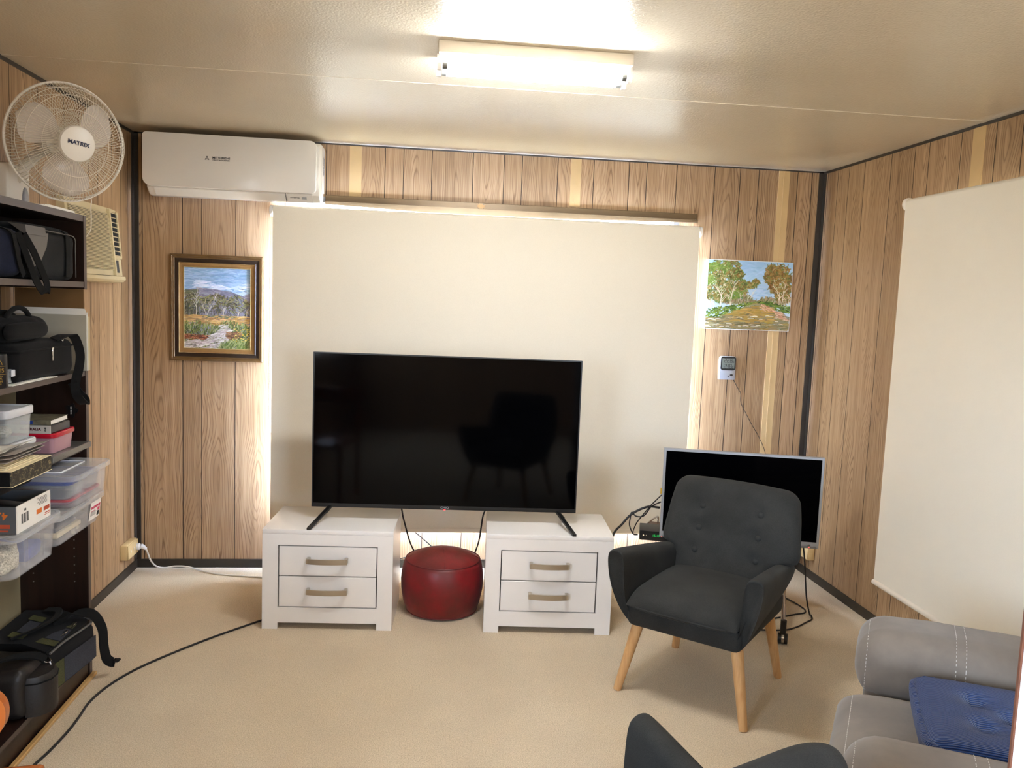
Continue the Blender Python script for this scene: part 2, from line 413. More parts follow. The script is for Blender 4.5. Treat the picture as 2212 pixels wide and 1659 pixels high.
# ------------------------------------------------------------------ the room
YR = -6.4
def wall(name, axis, cuts, s0, s1, opening=None, strips=(), label='', side=0):
    """panelled wall: vertical printed planks between dark grooves; axis 'x' runs along x at y=side, 'y' along y at x=side"""
    bm = new_bm(); uvl = bm.loops.layers.uv.new('UVMap'); pa = bm.faces.layers.float.new('plank')
    P = (lambda s, z, d=0: (s, side + d, z)) if axis == 'x' else (lambda s, z, d=0: (side + d, s, z))
    g = .0022
    edges = [(s0, s1)]
    items = sorted([(c - g, c + g, 'g') for c in cuts] + [(a, b, 's') for a, b in strips])
    segs = []; cur = s0
    for a, b, k in items:
        if a > cur: segs.append((cur, a, 'p'))
        segs.append((max(a, cur), b, k)); cur = b
    if cur < s1: segs.append((cur, s1, 'p'))
    zs = [0, RH] if not opening else [0, opening[2], opening[3], RH]
    for a, b, k in segs:
        rnd = random.random(); mid = (a + b) / 2; off = random.uniform(0, 30)
        parts = [(a, b)]
        if opening:
            bs = sorted(set([a, b] + [c for c in opening[:2] if a < c < b])); parts = list(zip(bs, bs[1:]))
        for pa_, pb_ in parts:
            for z0, z1 in zip(zs, zs[1:]):
                if opening and z0 == opening[2] and pa_ >= opening[0] - 1e-6 and pb_ <= opening[1] + 1e-6: continue
                f = quad(bm, P(pa_, z0), P(pb_, z0), P(pb_, z1), P(pa_, z1), {'p': 0, 'g': 1, 's': 2}[k])
                f[pa] = rnd
                for lp, (s, z) in zip(f.loops, ((pa_, z0), (pb_, z0), (pb_, z1), (pa_, z1))): lp[uvl].uv = (s - mid, z + off)
    me = bpy.data.meshes.new(name); bm.to_mesh(me); bm.free()
    for m in (M['wood'], M['groove'], M['tan']): me.materials.append(m)
    o = bpy.data.objects.new(name, me); COL.objects.link(o)
    return tag(o, label, 'wall', kind='structure')
WINB = (.84, 3.04, .34, 2.11)
wall('wall_back', 'x', [.045, .255, .357, .537, .80, .90, 1.02, 1.34, 1.442, 1.599, 1.829, 2.004, 2.107, 2.311, 2.52, 2.726, 2.83, 3.008, 3.236, 3.389, 3.502, 3.74, 3.829],
     0, RW, WINB, [(1.146, 1.212)], 'wood panelled back wall behind the large blind')
lw = [-.085, -.19, -.312, -.495, -.60, -.70, -.86, -1.108, -1.34, -1.44, -1.60, -1.83, -2.0, -2.11, -2.31, -2.52, -2.73, -2.83, -3.0, -3.2, -3.4, -3.5, -3.73, -3.9, -4.1, -4.3, -4.5, -4.7, -5.0, -5.2, -5.5, -5.8, -6.1]
WINL = (-6.0, -4.5, .98, 2.08)
wall('wall_left', 'y', lw, YR, 0, WINL, (), 'wood panelled left wall with the bookcase', 0)
WINR = (-2.45, -1.12, .36, 2.06)
wall('wall_right', 'y', [-.045, -.163, -.285, -.448, -.7, -.9, -1.012, -1.243, -1.465, -1.62, -1.8, -2.0, -2.1, -2.3, -2.5, -2.73, -2.83, -3.0, -3.2, -3.4, -3.5, -3.73, -3.9, -4.2, -4.5, -4.8, -5.1, -5.4, -5.7, -6.0],
     YR, 0, WINR, (), 'wood panelled right wall behind the pale blind', RW)
WINE = (2.75, 3.7, .9, 2.08)  # added opening, unseen, lets extra fill daylight in from behind
wall('wall_rear', 'x', [.2, .5, .75, 1.0, 1.3, 1.6, 1.9, 2.2, 2.5, 2.73, 3.0, 3.3, 3.6], 0, RW, WINE, (), 'wood panelled wall behind the viewer', YR)
bm = new_bm(); box(bm, -.1, RW + .1, YR - .1, .1, -.1, 0)
tag(finish(bm, 'floor', M['carpet'], False), 'beige cut pile carpet over the whole floor', 'floor', kind='structure')
bm = new_bm(); box(bm, -.1, RW + .1, YR - .1, .1, RH, RH + .1)
tag(finish(bm, 'ceiling', M['ceiling'], False), 'glossy beige embossed ceiling panels', 'ceiling', kind='structure')
def trim(name, label, boxes, mat):
    bm = new_bm()
    for b in boxes: box(bm, *b)
    return tag(finish(bm, name, M[mat], False), label, 'trim', kind='structure')
trim('baseboard_back', 'dark brown baseboard along the back wall', [(0, RW, -.009, 0, 0, .048)], 'trim')
trim('baseboard_left', 'dark brown baseboard along the left wall', [(0, .009, YR, 0, 0, .048)], 'trim')
trim('baseboard_right', 'dark brown baseboard along the right wall', [(RW - .009, RW, YR, 0, 0, .048)], 'trim')
trim('trim_1', 'dark brown angle strip in the left back corner', [(0, .028, -.006, 0, 0, RH), (0, .006, -.034, 0, 0, RH)], 'trim')
trim('trim_2', 'dark brown angle strip in the right back corner', [(RW - .034, RW, -.006, 0, 0, RH), (RW - .006, RW, -.028, 0, 0, RH)], 'trim')
trim('trim_3', 'thin dark strip where the back wall meets the ceiling', [(0, RW, -.006, 0, RH - .007, RH)], 'trim')
trim('trim_4', 'thin dark strip where the left wall meets the ceiling', [(0, .008, YR, 0, RH - .014, RH)], 'trim')
trim('trim_5', 'thin dark strip where the right wall meets the ceiling', [(RW - .008, RW, YR, 0, RH - .012, RH)], 'trim')
trim('trim_6', 'raised joint strip across the ceiling behind the tube light', [(0, RW, -1.410, -1.376, RH - .0015, RH), (0, RW, -1.4125, -1.4100, RH - .0015, RH)], 'ceiling')
trim('trim_7', 'tan joint strip above the middle of the big blind', [(2.386, 2.446, -.005, 0, 2.125, RH - .007), (2.41, 2.418, -.0065, 0, 2.125, RH - .007)], 'tan')
trim('trim_8', 'tan joint strip running down behind the unframed painting', [(3.622, 3.69, -.004, 0, .05, RH - .007), (3.652, 3.660, -.0055, 0, .05, RH - .007)], 'tan')
trim('trim_9', 'tan joint strip high on the right wall', [(RW - .004, RW, -1.398, -1.323, .05, RH - .012)], 'tan')

def window(name, label, op, axis, side, out):
    """aluminium sliding window set in the wall opening, out = +1 or -1 towards the outside"""
    a, b, z0, z1 = op; w = .035
    t = thing(name, label, 'window', kind='structure')
    d0, d1 = sorted((side, side + out * .06))
    def bx(bm, s0, s1, q0, q1, e=0):
        lo, hi = d0 + e, d1 - e
        if axis == 'x': box(bm, s0, s1, lo, hi, q0, q1)
        else: box(bm, lo, hi, s0, s1, q0, q1)
    bm = new_bm(); bx(bm, a, b, z0, z0 + w); bx(bm, a, b, z1 - w, z1); bx(bm, a, a + w, z0 + w, z1 - w); bx(bm, b - w, b, z0 + w, z1 - w)
    m = (a + b) / 2; bx(bm, m - .02, m + .02, z0 + w, z1 - w)
    part('window_frame', bm, M['aluminium'], t, False)
    for s0, s1 in ((a + w, m - .02), (m + .02, b - w)):
        bm = new_bm(); bx(bm, s0, s1, z0 + w, z1 - w, .027); part('pane', bm, M['glass'], t, False)
window('window_1', 'wide window hidden behind the large white blind', WINB, 'x', 0, 1)
window('window_2', 'window hidden behind the blind on the right wall', WINR, 'y', RW, 1)
window('window_3', 'window in the left wall behind the viewer', WINL, 'y', 0, -1)
window('window_4', 'window added in the wall behind the viewer for fill daylight', WINE, 'x', YR, -1)

# ------------------------------------------------------------------ blinds
def round_slab(bm, c, r, axis, th): lathe(bm, c, [(0, -th / 2), (r * .85, -th / 2), (r, -th / 3), (r, th / 3), (r * .85, th / 2), (0, th / 2)], 24, axis)
t = thing('roller_blind', 'large white roller blind covering the back window behind the television', 'blind', (1.94, -.05, .24))
bm = new_bm(); box(bm, .754, 3.127, -.1115, -.1095, .268, 2.020)
box(bm, .754, 3.127, -.1125, -.1085, .268, .274)
part('fabric', bm, M['blind'], t, False, True)
bm = new_bm(); cone(bm, (.754, -.090, 2.020), (3.127, -.090, 2.020), .0205, .0205, 20); part('roller_tube', bm, M['blind'], t, True, True)
bm = new_bm(); box(bm, .754, 3.127, -.118, -.104, .242, .270, .006, 3); part('bottom_rail', bm, M['cream'], t, True, True)
for x in (.743, 3.138):
    bm = new_bm(); round_slab(bm, (x, -.085, 2.010), .030, (1, 0, 0), .017); box(bm, x - .006, x + .006, -.08, 0, 1.995, 2.035); part('bracket', bm, M['white'], t, True, True)
bm = new_bm()
ch = [(.741, -.112, 2.01)] + [(.741, -.112, z) for z in (1.6, 1.2, .9)] + [(.743, -.106, .83), (.746, -.092, .80), (.749, -.074, .83)] + [(.750, -.066, z) for z in (.9, 1.2, 1.6, 2.01)]
pl = spline(ch, 60)
tube(bm, pl, .0012, 5)
for p in pl[::4]: sphere(bm, p, .0024, seg=6)
part('bead_chain', bm, M['white'], t, True, True)
t = thing('roller_blind', 'pale roller blind with rounded bottom rail covering the right wall window', 'blind', (RW - .05, -1.75, .24))
bm = new_bm(); box(bm, RW - .062, RW - .060, -2.62, -.955, .262, 2.115); part('fabric', bm, M['blind'], t, False, True)
bm = new_bm(); cone(bm, (RW - .04, -2.62, 2.11), (RW - .04, -.955, 2.11), .0215, .0215, 20); part('roller_tube', bm, M['blind'], t, True, True)
bm = new_bm(); tube(bm, [(RW - .061, y, .25) for y in (-2.62, -.955)], .0135, 16); part('bottom_rail', bm, M['cream'], t, True, True)
for y in (-.944, -2.632):
    bm = new_bm(); round_slab(bm, (RW - .04, y, 2.107), .031, (0, 1, 0), .015); box(bm, RW - .04, RW, y - .006, y + .006, 2.09, 2.125); part('bracket', bm, M['cream'], t, True, True)

t = thing('curtain_rail', 'brown metal rail across the wall just above the large white blind', 'rail', (2.0, -.01, 2.078))
bm = new_bm(); box(bm, 1.018, 3.14, -.014, 0, 2.083, 2.118, .002, 1); loft(bm, [[(x, -.03, z), (x, 0, z), (x, 0, 2.083), (x, -.03, 2.083)] for x, z in ((1.018, 2.066), (1.25, 2.060), (1.55, 2.049), (2.2, 2.048), (2.6, 2.056), (3.0, 2.066), (3.14, 2.068))]); part('rail', bm, M['rail'], t, False, True)
bm = new_bm(); box(bm, 1.86, 1.90, -.0165, -.012, 2.086, 2.112); part('joint_plate', bm, M['bronze'], t, False, True)
for x, z in ((1.865, 2.11), (1.895, 2.11), (1.865, 2.09), (1.895, 2.09), (3.13, 2.10), (3.13, 2.088)):
    bm = new_bm(); sphere(bm, (x, -.0165 if x < 2 else -.0145, z), .0025, seg=8); part('screw', bm, M['steel'], t, True, True)

# ------------------------------------------------------------------ ceiling light
t = thing('ceiling_light', 'lit twin fluorescent tube light on the beige ceiling', 'light', (1.912, -1.90, 2.4))
bm = new_bm(); box(bm, 1.592, 2.234, -1.965, -1.80, 2.362, 2.4, .003, 2); part('housing', bm, M['cream'], t, True, True)
bm = new_bm(); box(bm, 1.605, 2.221, -1.925, -1.845, 2.354, 2.362); part('cover_plate', bm, M['white'], t, False, True)
TY = (-1.925, -1.84)
for x, s in ((1.592, 1), (2.234, -1)):
    for y in TY:
        bm = new_bm(); loft(bm, [[(x + s * e, y - .012, 2.364), (x + s * e, y - .014, 2.335), (x + s * e, y - .009, 2.316), (x + s * e, y + .009, 2.316), (x + s * e, y + .014, 2.335), (x + s * e, y + .012, 2.364)] for e in (-.004, .010)]); part('lamp_holder', bm, M['white'], t, False, True)
EM_TUBE = emit('fluorescent_tube', (242, 246, 250), 104)
for y in TY:
    bm = new_bm(); cone(bm, (1.622, y, 2.333), (2.204, y, 2.333), .0128, .0128, 20); tb = part('tube', bm, EM_TUBE, t, True, True)
    for a, b in ((1.606, 1.622), (2.204, 2.220)):
        bm = new_bm(); cone(bm, (a, y, 2.333), (b, y, 2.333), .0125, .0125, 20); part('tube_cap', bm, M['steel'], tb, True, True)

# ------------------------------------------------------------------ split air conditioner
t = thing('air_conditioner', 'white split air conditioner under the ceiling in the left corner', 'air conditioner', (.55, 0, 2.06))
prof = [(0, 2.075), (-.07, 2.066), (0, 2.362), (-.03, 2.366), (-.155, 2.366), (-.176, 2.35), (-.183, 2.32), (-.183, 2.125), (-.172, 2.092), (-.13, 2.062), (-.085, 2.057)]
bm = new_bm(); loft(bm, [[(x, y * (1 - s * .12), 2.21 + (z - 2.21) * (1 - s * .03)) for y, z in prof] for x, s in ((.118, 1), (.126, .2), (.14, 0), (.985, 0), (1.004, .2), (1.012, 1))])
part('body', bm, M['acwhite'], t, 30, True)
def rrect(x0, x1, z0, z1, r, n=8):
    out = []
    for cx, cz, a0, rr in ((x1 - r[1], z1 - r[1], 0, r[1]), (x0 + r[0], z1 - r[0], 90, r[0]), (x0 + r[2], z0 + r[2], 180, r[2]), (x1 - r[3], z0 + r[3], 270, r[3])):
        for k in range(n + 1):
            a = math.radians(a0 + 90 * k / n); out.append((cx + rr * math.cos(a), cz + rr * math.sin(a)))
    return out
pts = rrect(.108, .992, 2.098, 2.372, (.022, .035, .045, .03))
bm = new_bm(); loft(bm, [[(.55 + (x - .55) * s, y, 2.25 + (z - 2.25) * s) for x, z in pts] for y, s in ((-.166, 1), (-.193, 1), (-.1985, .996), (-.2, .985))]); fp = part('front_panel', bm, M['acwhite'], t, 30, True)
bm = text_bm('MITSUBISHI', .0145, FACE_S((.505, -.2004, 2.256)), sx=1.22, bold=.0004); part('lettering', bm, M['greytext'], fp, False, True)
bm = text_bm('HEAVY INDUSTRIES', .0082, FACE_S((.505, -.2004, 2.2445)), sx=1.2, bold=.0002); part('lettering', bm, M['greytext'], fp, False, True)
bm = new_bm()
for a in (90, 210, 330):
    c = Vector((.434, -.2006, 2.2515)); d = Vector((math.cos(math.radians(a)), 0, math.sin(math.radians(a)))); q = Vector((-d.z, 0, d.x))
    bm.faces.new([bm.verts.new(c + d * r + q * w) for r, w in ((0, 0), (.0068, .0042), (.0135, 0), (.0068, -.0042))])
part('emblem', bm, M['greytext'], fp, False, True, label='dark three diamond emblem')
bm = new_bm(); loft(bm, [[(x, -.1765, 2.092), (x, -.1315, 2.0585), (x, -.127, 2.064), (x, -.172, 2.099)] for x in (.16, .828)]); part('air_flap', bm, M['acwhite'], t, False, True)
bm = new_bm(); loft(bm, [[(x, -.1785, 2.094), (x, -.1315, 2.0575), (x, -.127, 2.064), (x, -.172, 2.099)] for x in (.828, .8305) for e in (.0,)][:2]); part('flap_gap', bm, M['greytext'], t, False, True)
bm = new_bm(); loft(bm, [[(x, -.178, 2.093), (x, -.132, 2.0575), (x, -.127, 2.064), (x, -.172, 2.099)] for x in (.836, .968)]); dp = part('display_panel', bm, M['acwhite'], t, False, True)
m4 = basis((.876, -.1585, 2.0775), (1, 0, 0), (0, -.79, .61)); bm = text_bm('INVERTER', .0095, m4, sx=1.2); part('lettering', bm, M['greytext'], dp, False, True)
m4 = basis((.925, -.158, 2.077), (1, 0, 0), (0, -.79, .61)); bm = new_bm(); box(bm, -.012, .012, -.008, .008, -.001, .001); bm.transform(m4); part('indicator_window', bm, M['silver'], dp, False, True)
bm = new_bm(); box(bm, 1.0125, 1.0135, -.15, -.03, 2.12, 2.35)
part('side_label', bm, M['white'], t, False, True)
bm = text_bm('Inverter control\nMHI wall unit', .016, basis((1.0142, -.07, 2.26), (0, 0, 1), (0, -1, 0)), sx=1); part('lettering', bm, M['greytext'], t, False, True)

# ------------------------------------------------------------------ old window air conditioner on the left wall
t = thing('window_air_conditioner', 'old beige window air conditioner low under the fan on the left wall', 'air conditioner', (0, -.64, 1.58))
def acf(y, z, o=0):   # sloping front: further out at the bottom
    return .030 + .034 * (1.95 - z) / .34 + o
AZ0, AZ1, AY0, AY1 = 1.625, 1.95, -.955, -.32
bm = new_bm(); loft(bm, [[(0, y, AZ0), (acf(y, AZ0) - s, y, AZ0), (acf(y, AZ1) - s, y, AZ1), (0, y, AZ1)] for y, s in ((AY0, .0), (-.45, 0), (-.38, .003), (AY1, .012))]); part('case', bm, M['beige'], t, 30, True)
bm = new_bm(); loft(bm, [[(acf(0, z, o), y, z) for z, o in ((AZ0 + .025, .001), (AZ1 - .028, .001), (AZ1 - .028, .003), (AZ0 + .025, .003))] for y in (-.925, -.48)]); gr = part('grille_recess', bm, M['blackhole'], t, False, True)
bm = new_bm()
for k in range(42):
    z = AZ0 + .03 + k * (AZ1 - AZ0 - .06) / 41.0
    x = acf(0, z); loft(bm, [[(x, y, z - .0026), (x + .009, y, z - .0042), (x + .010, y, z - .0012), (x, y, z + .0026)] for y in (-.93, -.475)])
part('grille', bm, M['beige'], t, False, True)
bm = new_bm(); loft(bm, [[(acf(0, z, o), y, z) for z, o in ((AZ0, .001), (AZ1 - .004, .001), (AZ1 - .004, .014), (AZ0, .014))] for y in (-.475, -.462)]); part('front_rib', bm, M['beige'], t, False, True)
bm = new_bm(); loft(bm, [[(acf(0, z, o) - s, y, z) for z, o in ((1.72, .001), (1.935, .001), (1.935, .003), (1.72, .003))] for y, s in ((-.452, .0), (-.38, .003), (-.342, .008))]); part('vent_recess', bm, M['blackhole'], t, False, True)
bm = new_bm()
for k in range(10):
    z = 1.724 + k * .0232; x = acf(0, z); loft(bm, [[(x - s, y, z), (x - s + .009, y, z - .005), (x - s + .009, y, z - .002), (x - s, y, z + .003)] for y, s in ((-.454, 0), (-.38, .003), (-.344, .008))])
loft(bm, [[(acf(0, z, o) - .008, y, z) for z, o in ((1.715, .0), (1.94, .0), (1.94, .009), (1.715, .009))] for y in (-.344, -.333)]); loft(bm, [[(acf(0, z, o) - s, y, z) for z, o in ((1.708, .0), (1.722, .0), (1.722, .008), (1.708, .008))] for y, s in ((-.46, 0), (-.38, .003), (-.335, .008))]); part('vent_blades', bm, M['beige'], t, False, True)
bm = new_bm(); loft(bm, [[(acf(0, z, o), y, z) for z, o in ((1.64, .001), (1.70, .001), (1.70, .004), (1.64, .004))] for y in (-.445, -.40)]); part('control_window', bm, M['darkgrey'], t, False, True)
bm = new_bm(); loft(bm, [[(0, y, 1.588), (acf(0, AZ0) - s, y, 1.594), (acf(0, AZ0) + .012 - s, y, 1.606), (acf(0, AZ0) + .010 - s, y, 1.622), (0, y, 1.622)] for y, s in ((AY0 - .006, 0), (-.40, .0), (AY1 + .006, .010))]); part('base_tray', bm, M['beige'], t, False, True)

# ------------------------------------------------------------------ wall fan
fc = Vector((.257, -1.48, 2.086)); fn = Vector((.715, -.69, -.13)).normalized()
fx = Vector((0, 0, 1)).cross(fn).normalized() ; fy = fn.cross(fx)
if fx.x < 0: fx = -fx; fy = -fy if fy.z < 0 else fy
t = thing('wall_fan', 'round white wire guarded fan on the left wall above the bookcase', 'fan', (0, -1.42, 1.9))
R = .208
def fp_(a, r, h): return fc + (fx * math.cos(a) + fy * math.sin(a)) * r + fn * h
def fring(bm, r, h, th, n=72): tube(bm, [fp_(2 * PI * k / n, r, h) for k in range(n)], th, 6, True)
bm = new_bm(); fring(bm, R, 0, .0045); 
part('guard_rim', bm, M['fanwhite'], t, True, True)
def guard(sgn, name, depth, r_in):
    bm = new_bm(); n = 104
    for k in range(n):
        a = 2 * PI * k / n; tw = .28 * sgn
        prof = [(r_in, depth), (R * .45, depth * .97), (R * .72, depth * .84), (R * .9, depth * .6), (R * .985, depth * .18), (R, 0)]
        tube(bm, [fp_(a + tw * (r / R), r, h * sgn) for r, h in prof], .00085, 4)
    for r, h in ((R * .56, depth * .94), (R * .8, depth * .77), (R * .92, depth * .55)): fring(bm, r, h * sgn, .0011)
    return part(name, bm, M['fanwire'], t, True, True)
guard(1, 'front_guard', .085, .058); guard(-1, 'rear_guard', .055, .05)
bm = new_bm(); lathe(bm, fc, [(0, .097), (.045, .096), (.060, .092), (.064, .084), (.060, .078), (0, .078)], 40, fn); hub = part('hub_badge', bm, M['fanwhite'], t, True, True)
tx = (fx * math.cos(-.10) + fy * math.sin(-.10)); ty = fn.cross(tx)
bm = text_bm('MATRIX', .0195, basis(fc + fn * .0980 + fy * .002, tx, ty), sx=1.08, bold=.0006); part('lettering', bm, M['navytext'], hub, False, True)
bm = new_bm(); lathe(bm, fc, [(0, .045), (.03, .043), (.036, .03), (.036, -.02), (0, -.02)], 24, fn); part('blade_hub', bm, M['fanwhite'], t, True, True)
for k in range(3):
    a0 = math.radians((152, 32, -95)[k]); bm = new_bm(); loops = []
    for i in range(15):
        s = i / 14; r = .03 + (R * .9 - .03) * s
        hw = (.20 + .42 * math.sin(PI * min(1, s * .85 + .1)) ** .8) * (1 - max(0, (s - .86) / .14) ** 2 * .75)
        row = []
        for j in range(9):
            q = j / 8; a = a0 + (q - .5) * 2 * hw + .25 * s - .1; h = .012 + .018 * (q - .5) * 2
            row.append((a, r, h))
        loops.append([fp_(a, r, h + .0012) for a, r, h in row] + [fp_(a, r, h - .0012) for a, r, h in reversed(row)])
    loft(bm, loops); part('blade', bm, M['blade'], t, True, True)
mc = fc - fn * .11
bm = new_bm(); lathe(bm, fc, [(0, -.06), (.045, -.06), (.058, -.08), (.058, -.13), (.045, -.16), (0, -.165)], 28, fn); part('motor_housing', bm, M['fanwhite'], t, True, True)
bm = new_bm(); tube(bm, spline([tuple(mc), (.10, -1.40, 2.03), (.07, -1.41, 1.985), (.05, -1.42, 1.95)], 6), .02, 14); part('neck', bm, M['fanwhite'], t, True, True)
bm = new_bm(); box(bm, 0, .066, -1.50, -1.335, 1.845, 2.005, .012, 3); mp = part('mount_box', bm, M['fanwhite'], t, True, True)
bm = new_bm(); sphere(bm, (.066, -1.375, 1.885), 1, (.006, .026, .045), 20); part('emblem', bm, M['emblem'], mp, True, True, label='oval grey embossed emblem')
bm = new_bm(); tube(bm, spline([tuple(mc + Vector((0, 0, -.05))), (.262, -1.30, 1.93), (.271, -1.3, 1.87), (.272, -1.3, 1.818), (.267, -1.3, 1.782), (.233, -1.3, 1.739), (.16, -1.25, 1.70), (.03, -1.2, 1.68)], 6), .0018, 6); part('cord', bm, M['cream'], t, True, True)

# ------------------------------------------------------------------ pictures and thermometer
def frame_ring(bm, x0, x1, z0, z1, prof, mis):
    rings = [[(x0 + i, y, z0 + i), (x1 - i, y, z0 + i), (x1 - i, y, z1 - i), (x0 + i, y, z1 - i)] for i, y in prof]
    R_ = [[bm.verts.new(p) for p in r] for r in rings]
    for (a, b), mi in zip(zip(R_, R_[1:]), mis):
        for j in range(4):
            f = bm.faces.new((a[j], a[(j + 1) % 4], b[(j + 1) % 4], b[j])); f.material_index = mi
def mixc(a, b, t): t = max(0, min(1, t)); return tuple(x + (y - x) * t for x, y in zip(a, b))
import numpy as np
class Canvas:
    """a small oil sketch made of soft brush strokes; u to the right, v upwards"""
    def __init__(s, w, h, seed):
        s.w, s.h = w, h; s.a = np.zeros((h, w, 3)); s.r = np.random.RandomState(seed)
        s.V, s.U = np.mgrid[0:h, 0:w]; s.U = s.U / (w - 1.0); s.V = s.V / (h - 1.0)
    def stamp(s, x, y, rad, col, al):
        x0, x1 = int(max(0, x - rad - 1)), int(min(s.w, x + rad + 2)); y0, y1 = int(max(0, y - rad - 1)), int(min(s.h, y + rad + 2))
        if x1 <= x0 or y1 <= y0: return
        yy, xx = np.mgrid[y0:y1, x0:x1]; m = np.clip(rad + .5 - np.hypot(xx - x, yy - y), 0, 1)[..., None] * al
        s.a[y0:y1, x0:x1] = s.a[y0:y1, x0:x1] * (1 - m) + np.array(col) * m
    def line(s, pts, wd, col, al=.85, wd1=None):
        P = [(u * (s.w - 1), v * (s.h - 1)) for u, v in pts]
        tot = sum(math.hypot(b[0] - a[0], b[1] - a[1]) for a, b in zip(P, P[1:])) + 1e-6; done = 0
        for a, b in zip(P, P[1:]):
            L = math.hypot(b[0] - a[0], b[1] - a[1]); n = max(2, int(L / max(.6, wd * .6)))
            for k in range(n):
                t = k / n; q = (done + L * t) / tot; rr = wd + ((wd1 if wd1 is not None else wd) - wd) * q
                s.stamp(a[0] + (b[0] - a[0]) * t, a[1] + (b[1] - a[1]) * t, max(.35, rr), col, al)
            done += L
    def pick(s, cols, j=10):
        c = np.array(cols[s.r.randint(len(cols))], float); return np.clip(c + s.r.normal(0, j) + s.r.normal(0, j * .4, 3), 0, 255)
    def dabs(s, n, where, cols, ln, ang, wd, al=.7, j=10, spread=.35):
        """n strokes; where() gives a point or None"""
        for _ in range(n):
            p = where()
            if p is None: continue
            a = (ang(*p) if callable(ang) else ang) + s.r.normal(0, spread); l = ln * (.5 + s.r.rand()); dx, dy = math.cos(a) * l / 2, math.sin(a) * l / 2 * s.w / s.h
            s.line([(p[0] - dx, p[1] - dy), (p[0], p[1] + abs(dx) * .15), (p[0] + dx, p[1] + dy)], wd * (.6 + .8 * s.r.rand()), s.pick(cols, j), al)
    def region(s, f, u0=0, u1=1, v0=0, v1=1):
        def g():
            u, v = u0 + (u1 - u0) * s.r.rand(), v0 + (v1 - v0) * s.r.rand()
            return (u, v) if f(u, v) else None
        return g
    def blob(s, cs):
        def g():
            c = cs[s.r.randint(len(cs))]; a = s.r.rand() * 6.283; q = math.sqrt(s.r.rand()) * (.75 + .4 * s.r.rand())
            return (c[0] + math.cos(a) * q * c[2], c[1] + math.sin(a) * q * (c[3] if len(c) > 3 else c[2]))
        return g
    def tree(s, x, v0, v1, lean, col, wd, n=4):
        s.line([(x, v0), (x + lean * .4, v0 + (v1 - v0) * .55), (x + lean, v1)], wd, col, .9, wd * .5)
        for k in range(n):
            q = .35 + .6 * s.r.rand(); b = (x + lean * q, v0 + (v1 - v0) * q); d = s.r.choice([-1, 1])
            l = (v1 - v0) * (.2 + .25 * s.r.rand())
            s.line([b, (b[0] + d * l * .35, b[1] + l * .6), (b[0] + d * l * .75, b[1] + l * (.8 + .5 * s.r.rand()))], wd * .55, s.pick([col], 12), .8, .4)
    def mesh(s, bm_name, x0, x1, z0, z1, y, mat, parent):
        h, w = s.h, s.w; X = x0 + (x1 - x0) * s.U; Z = z0 + (z1 - z0) * s.V
        co = np.stack([X, np.full_like(X, y), Z], -1).reshape(-1, 3)
        i = np.arange(h * w).reshape(h, w); f = np.stack([i[:-1, :-1], i[:-1, 1:], i[1:, 1:], i[1:, :-1]], -1).reshape(-1, 4)
        me = bpy.data.meshes.new(bm_name); me.vertices.add(len(co)); me.vertices.foreach_set('co', co.ravel())
        me.loops.add(f.size); me.loops.foreach_set('vertex_index', f.ravel().astype(np.int32)); me.polygons.add(len(f)); me.polygons.foreach_set('loop_start', (np.arange(len(f)) * 4).astype(np.int32))
        me.update(calc_edges=True)
        at = me.color_attributes.new('paint', 'FLOAT_COLOR', 'POINT'); c = np.clip(s.a / 255, 0, 1); c = np.where(c <= .04045, c / 12.92, ((c + .055) / 1.055) ** 2.4)
        at.data.foreach_set('color', np.concatenate([c.reshape(-1, 3), np.ones((h * w, 1))], 1).ravel().astype(np.float32))
        me.materials.append(mat); me.transform(ROOTM[parent.name].inverted())
        o = bpy.data.objects.new(bm_name, me); COL.objects.link(o); o.parent = parent; return o
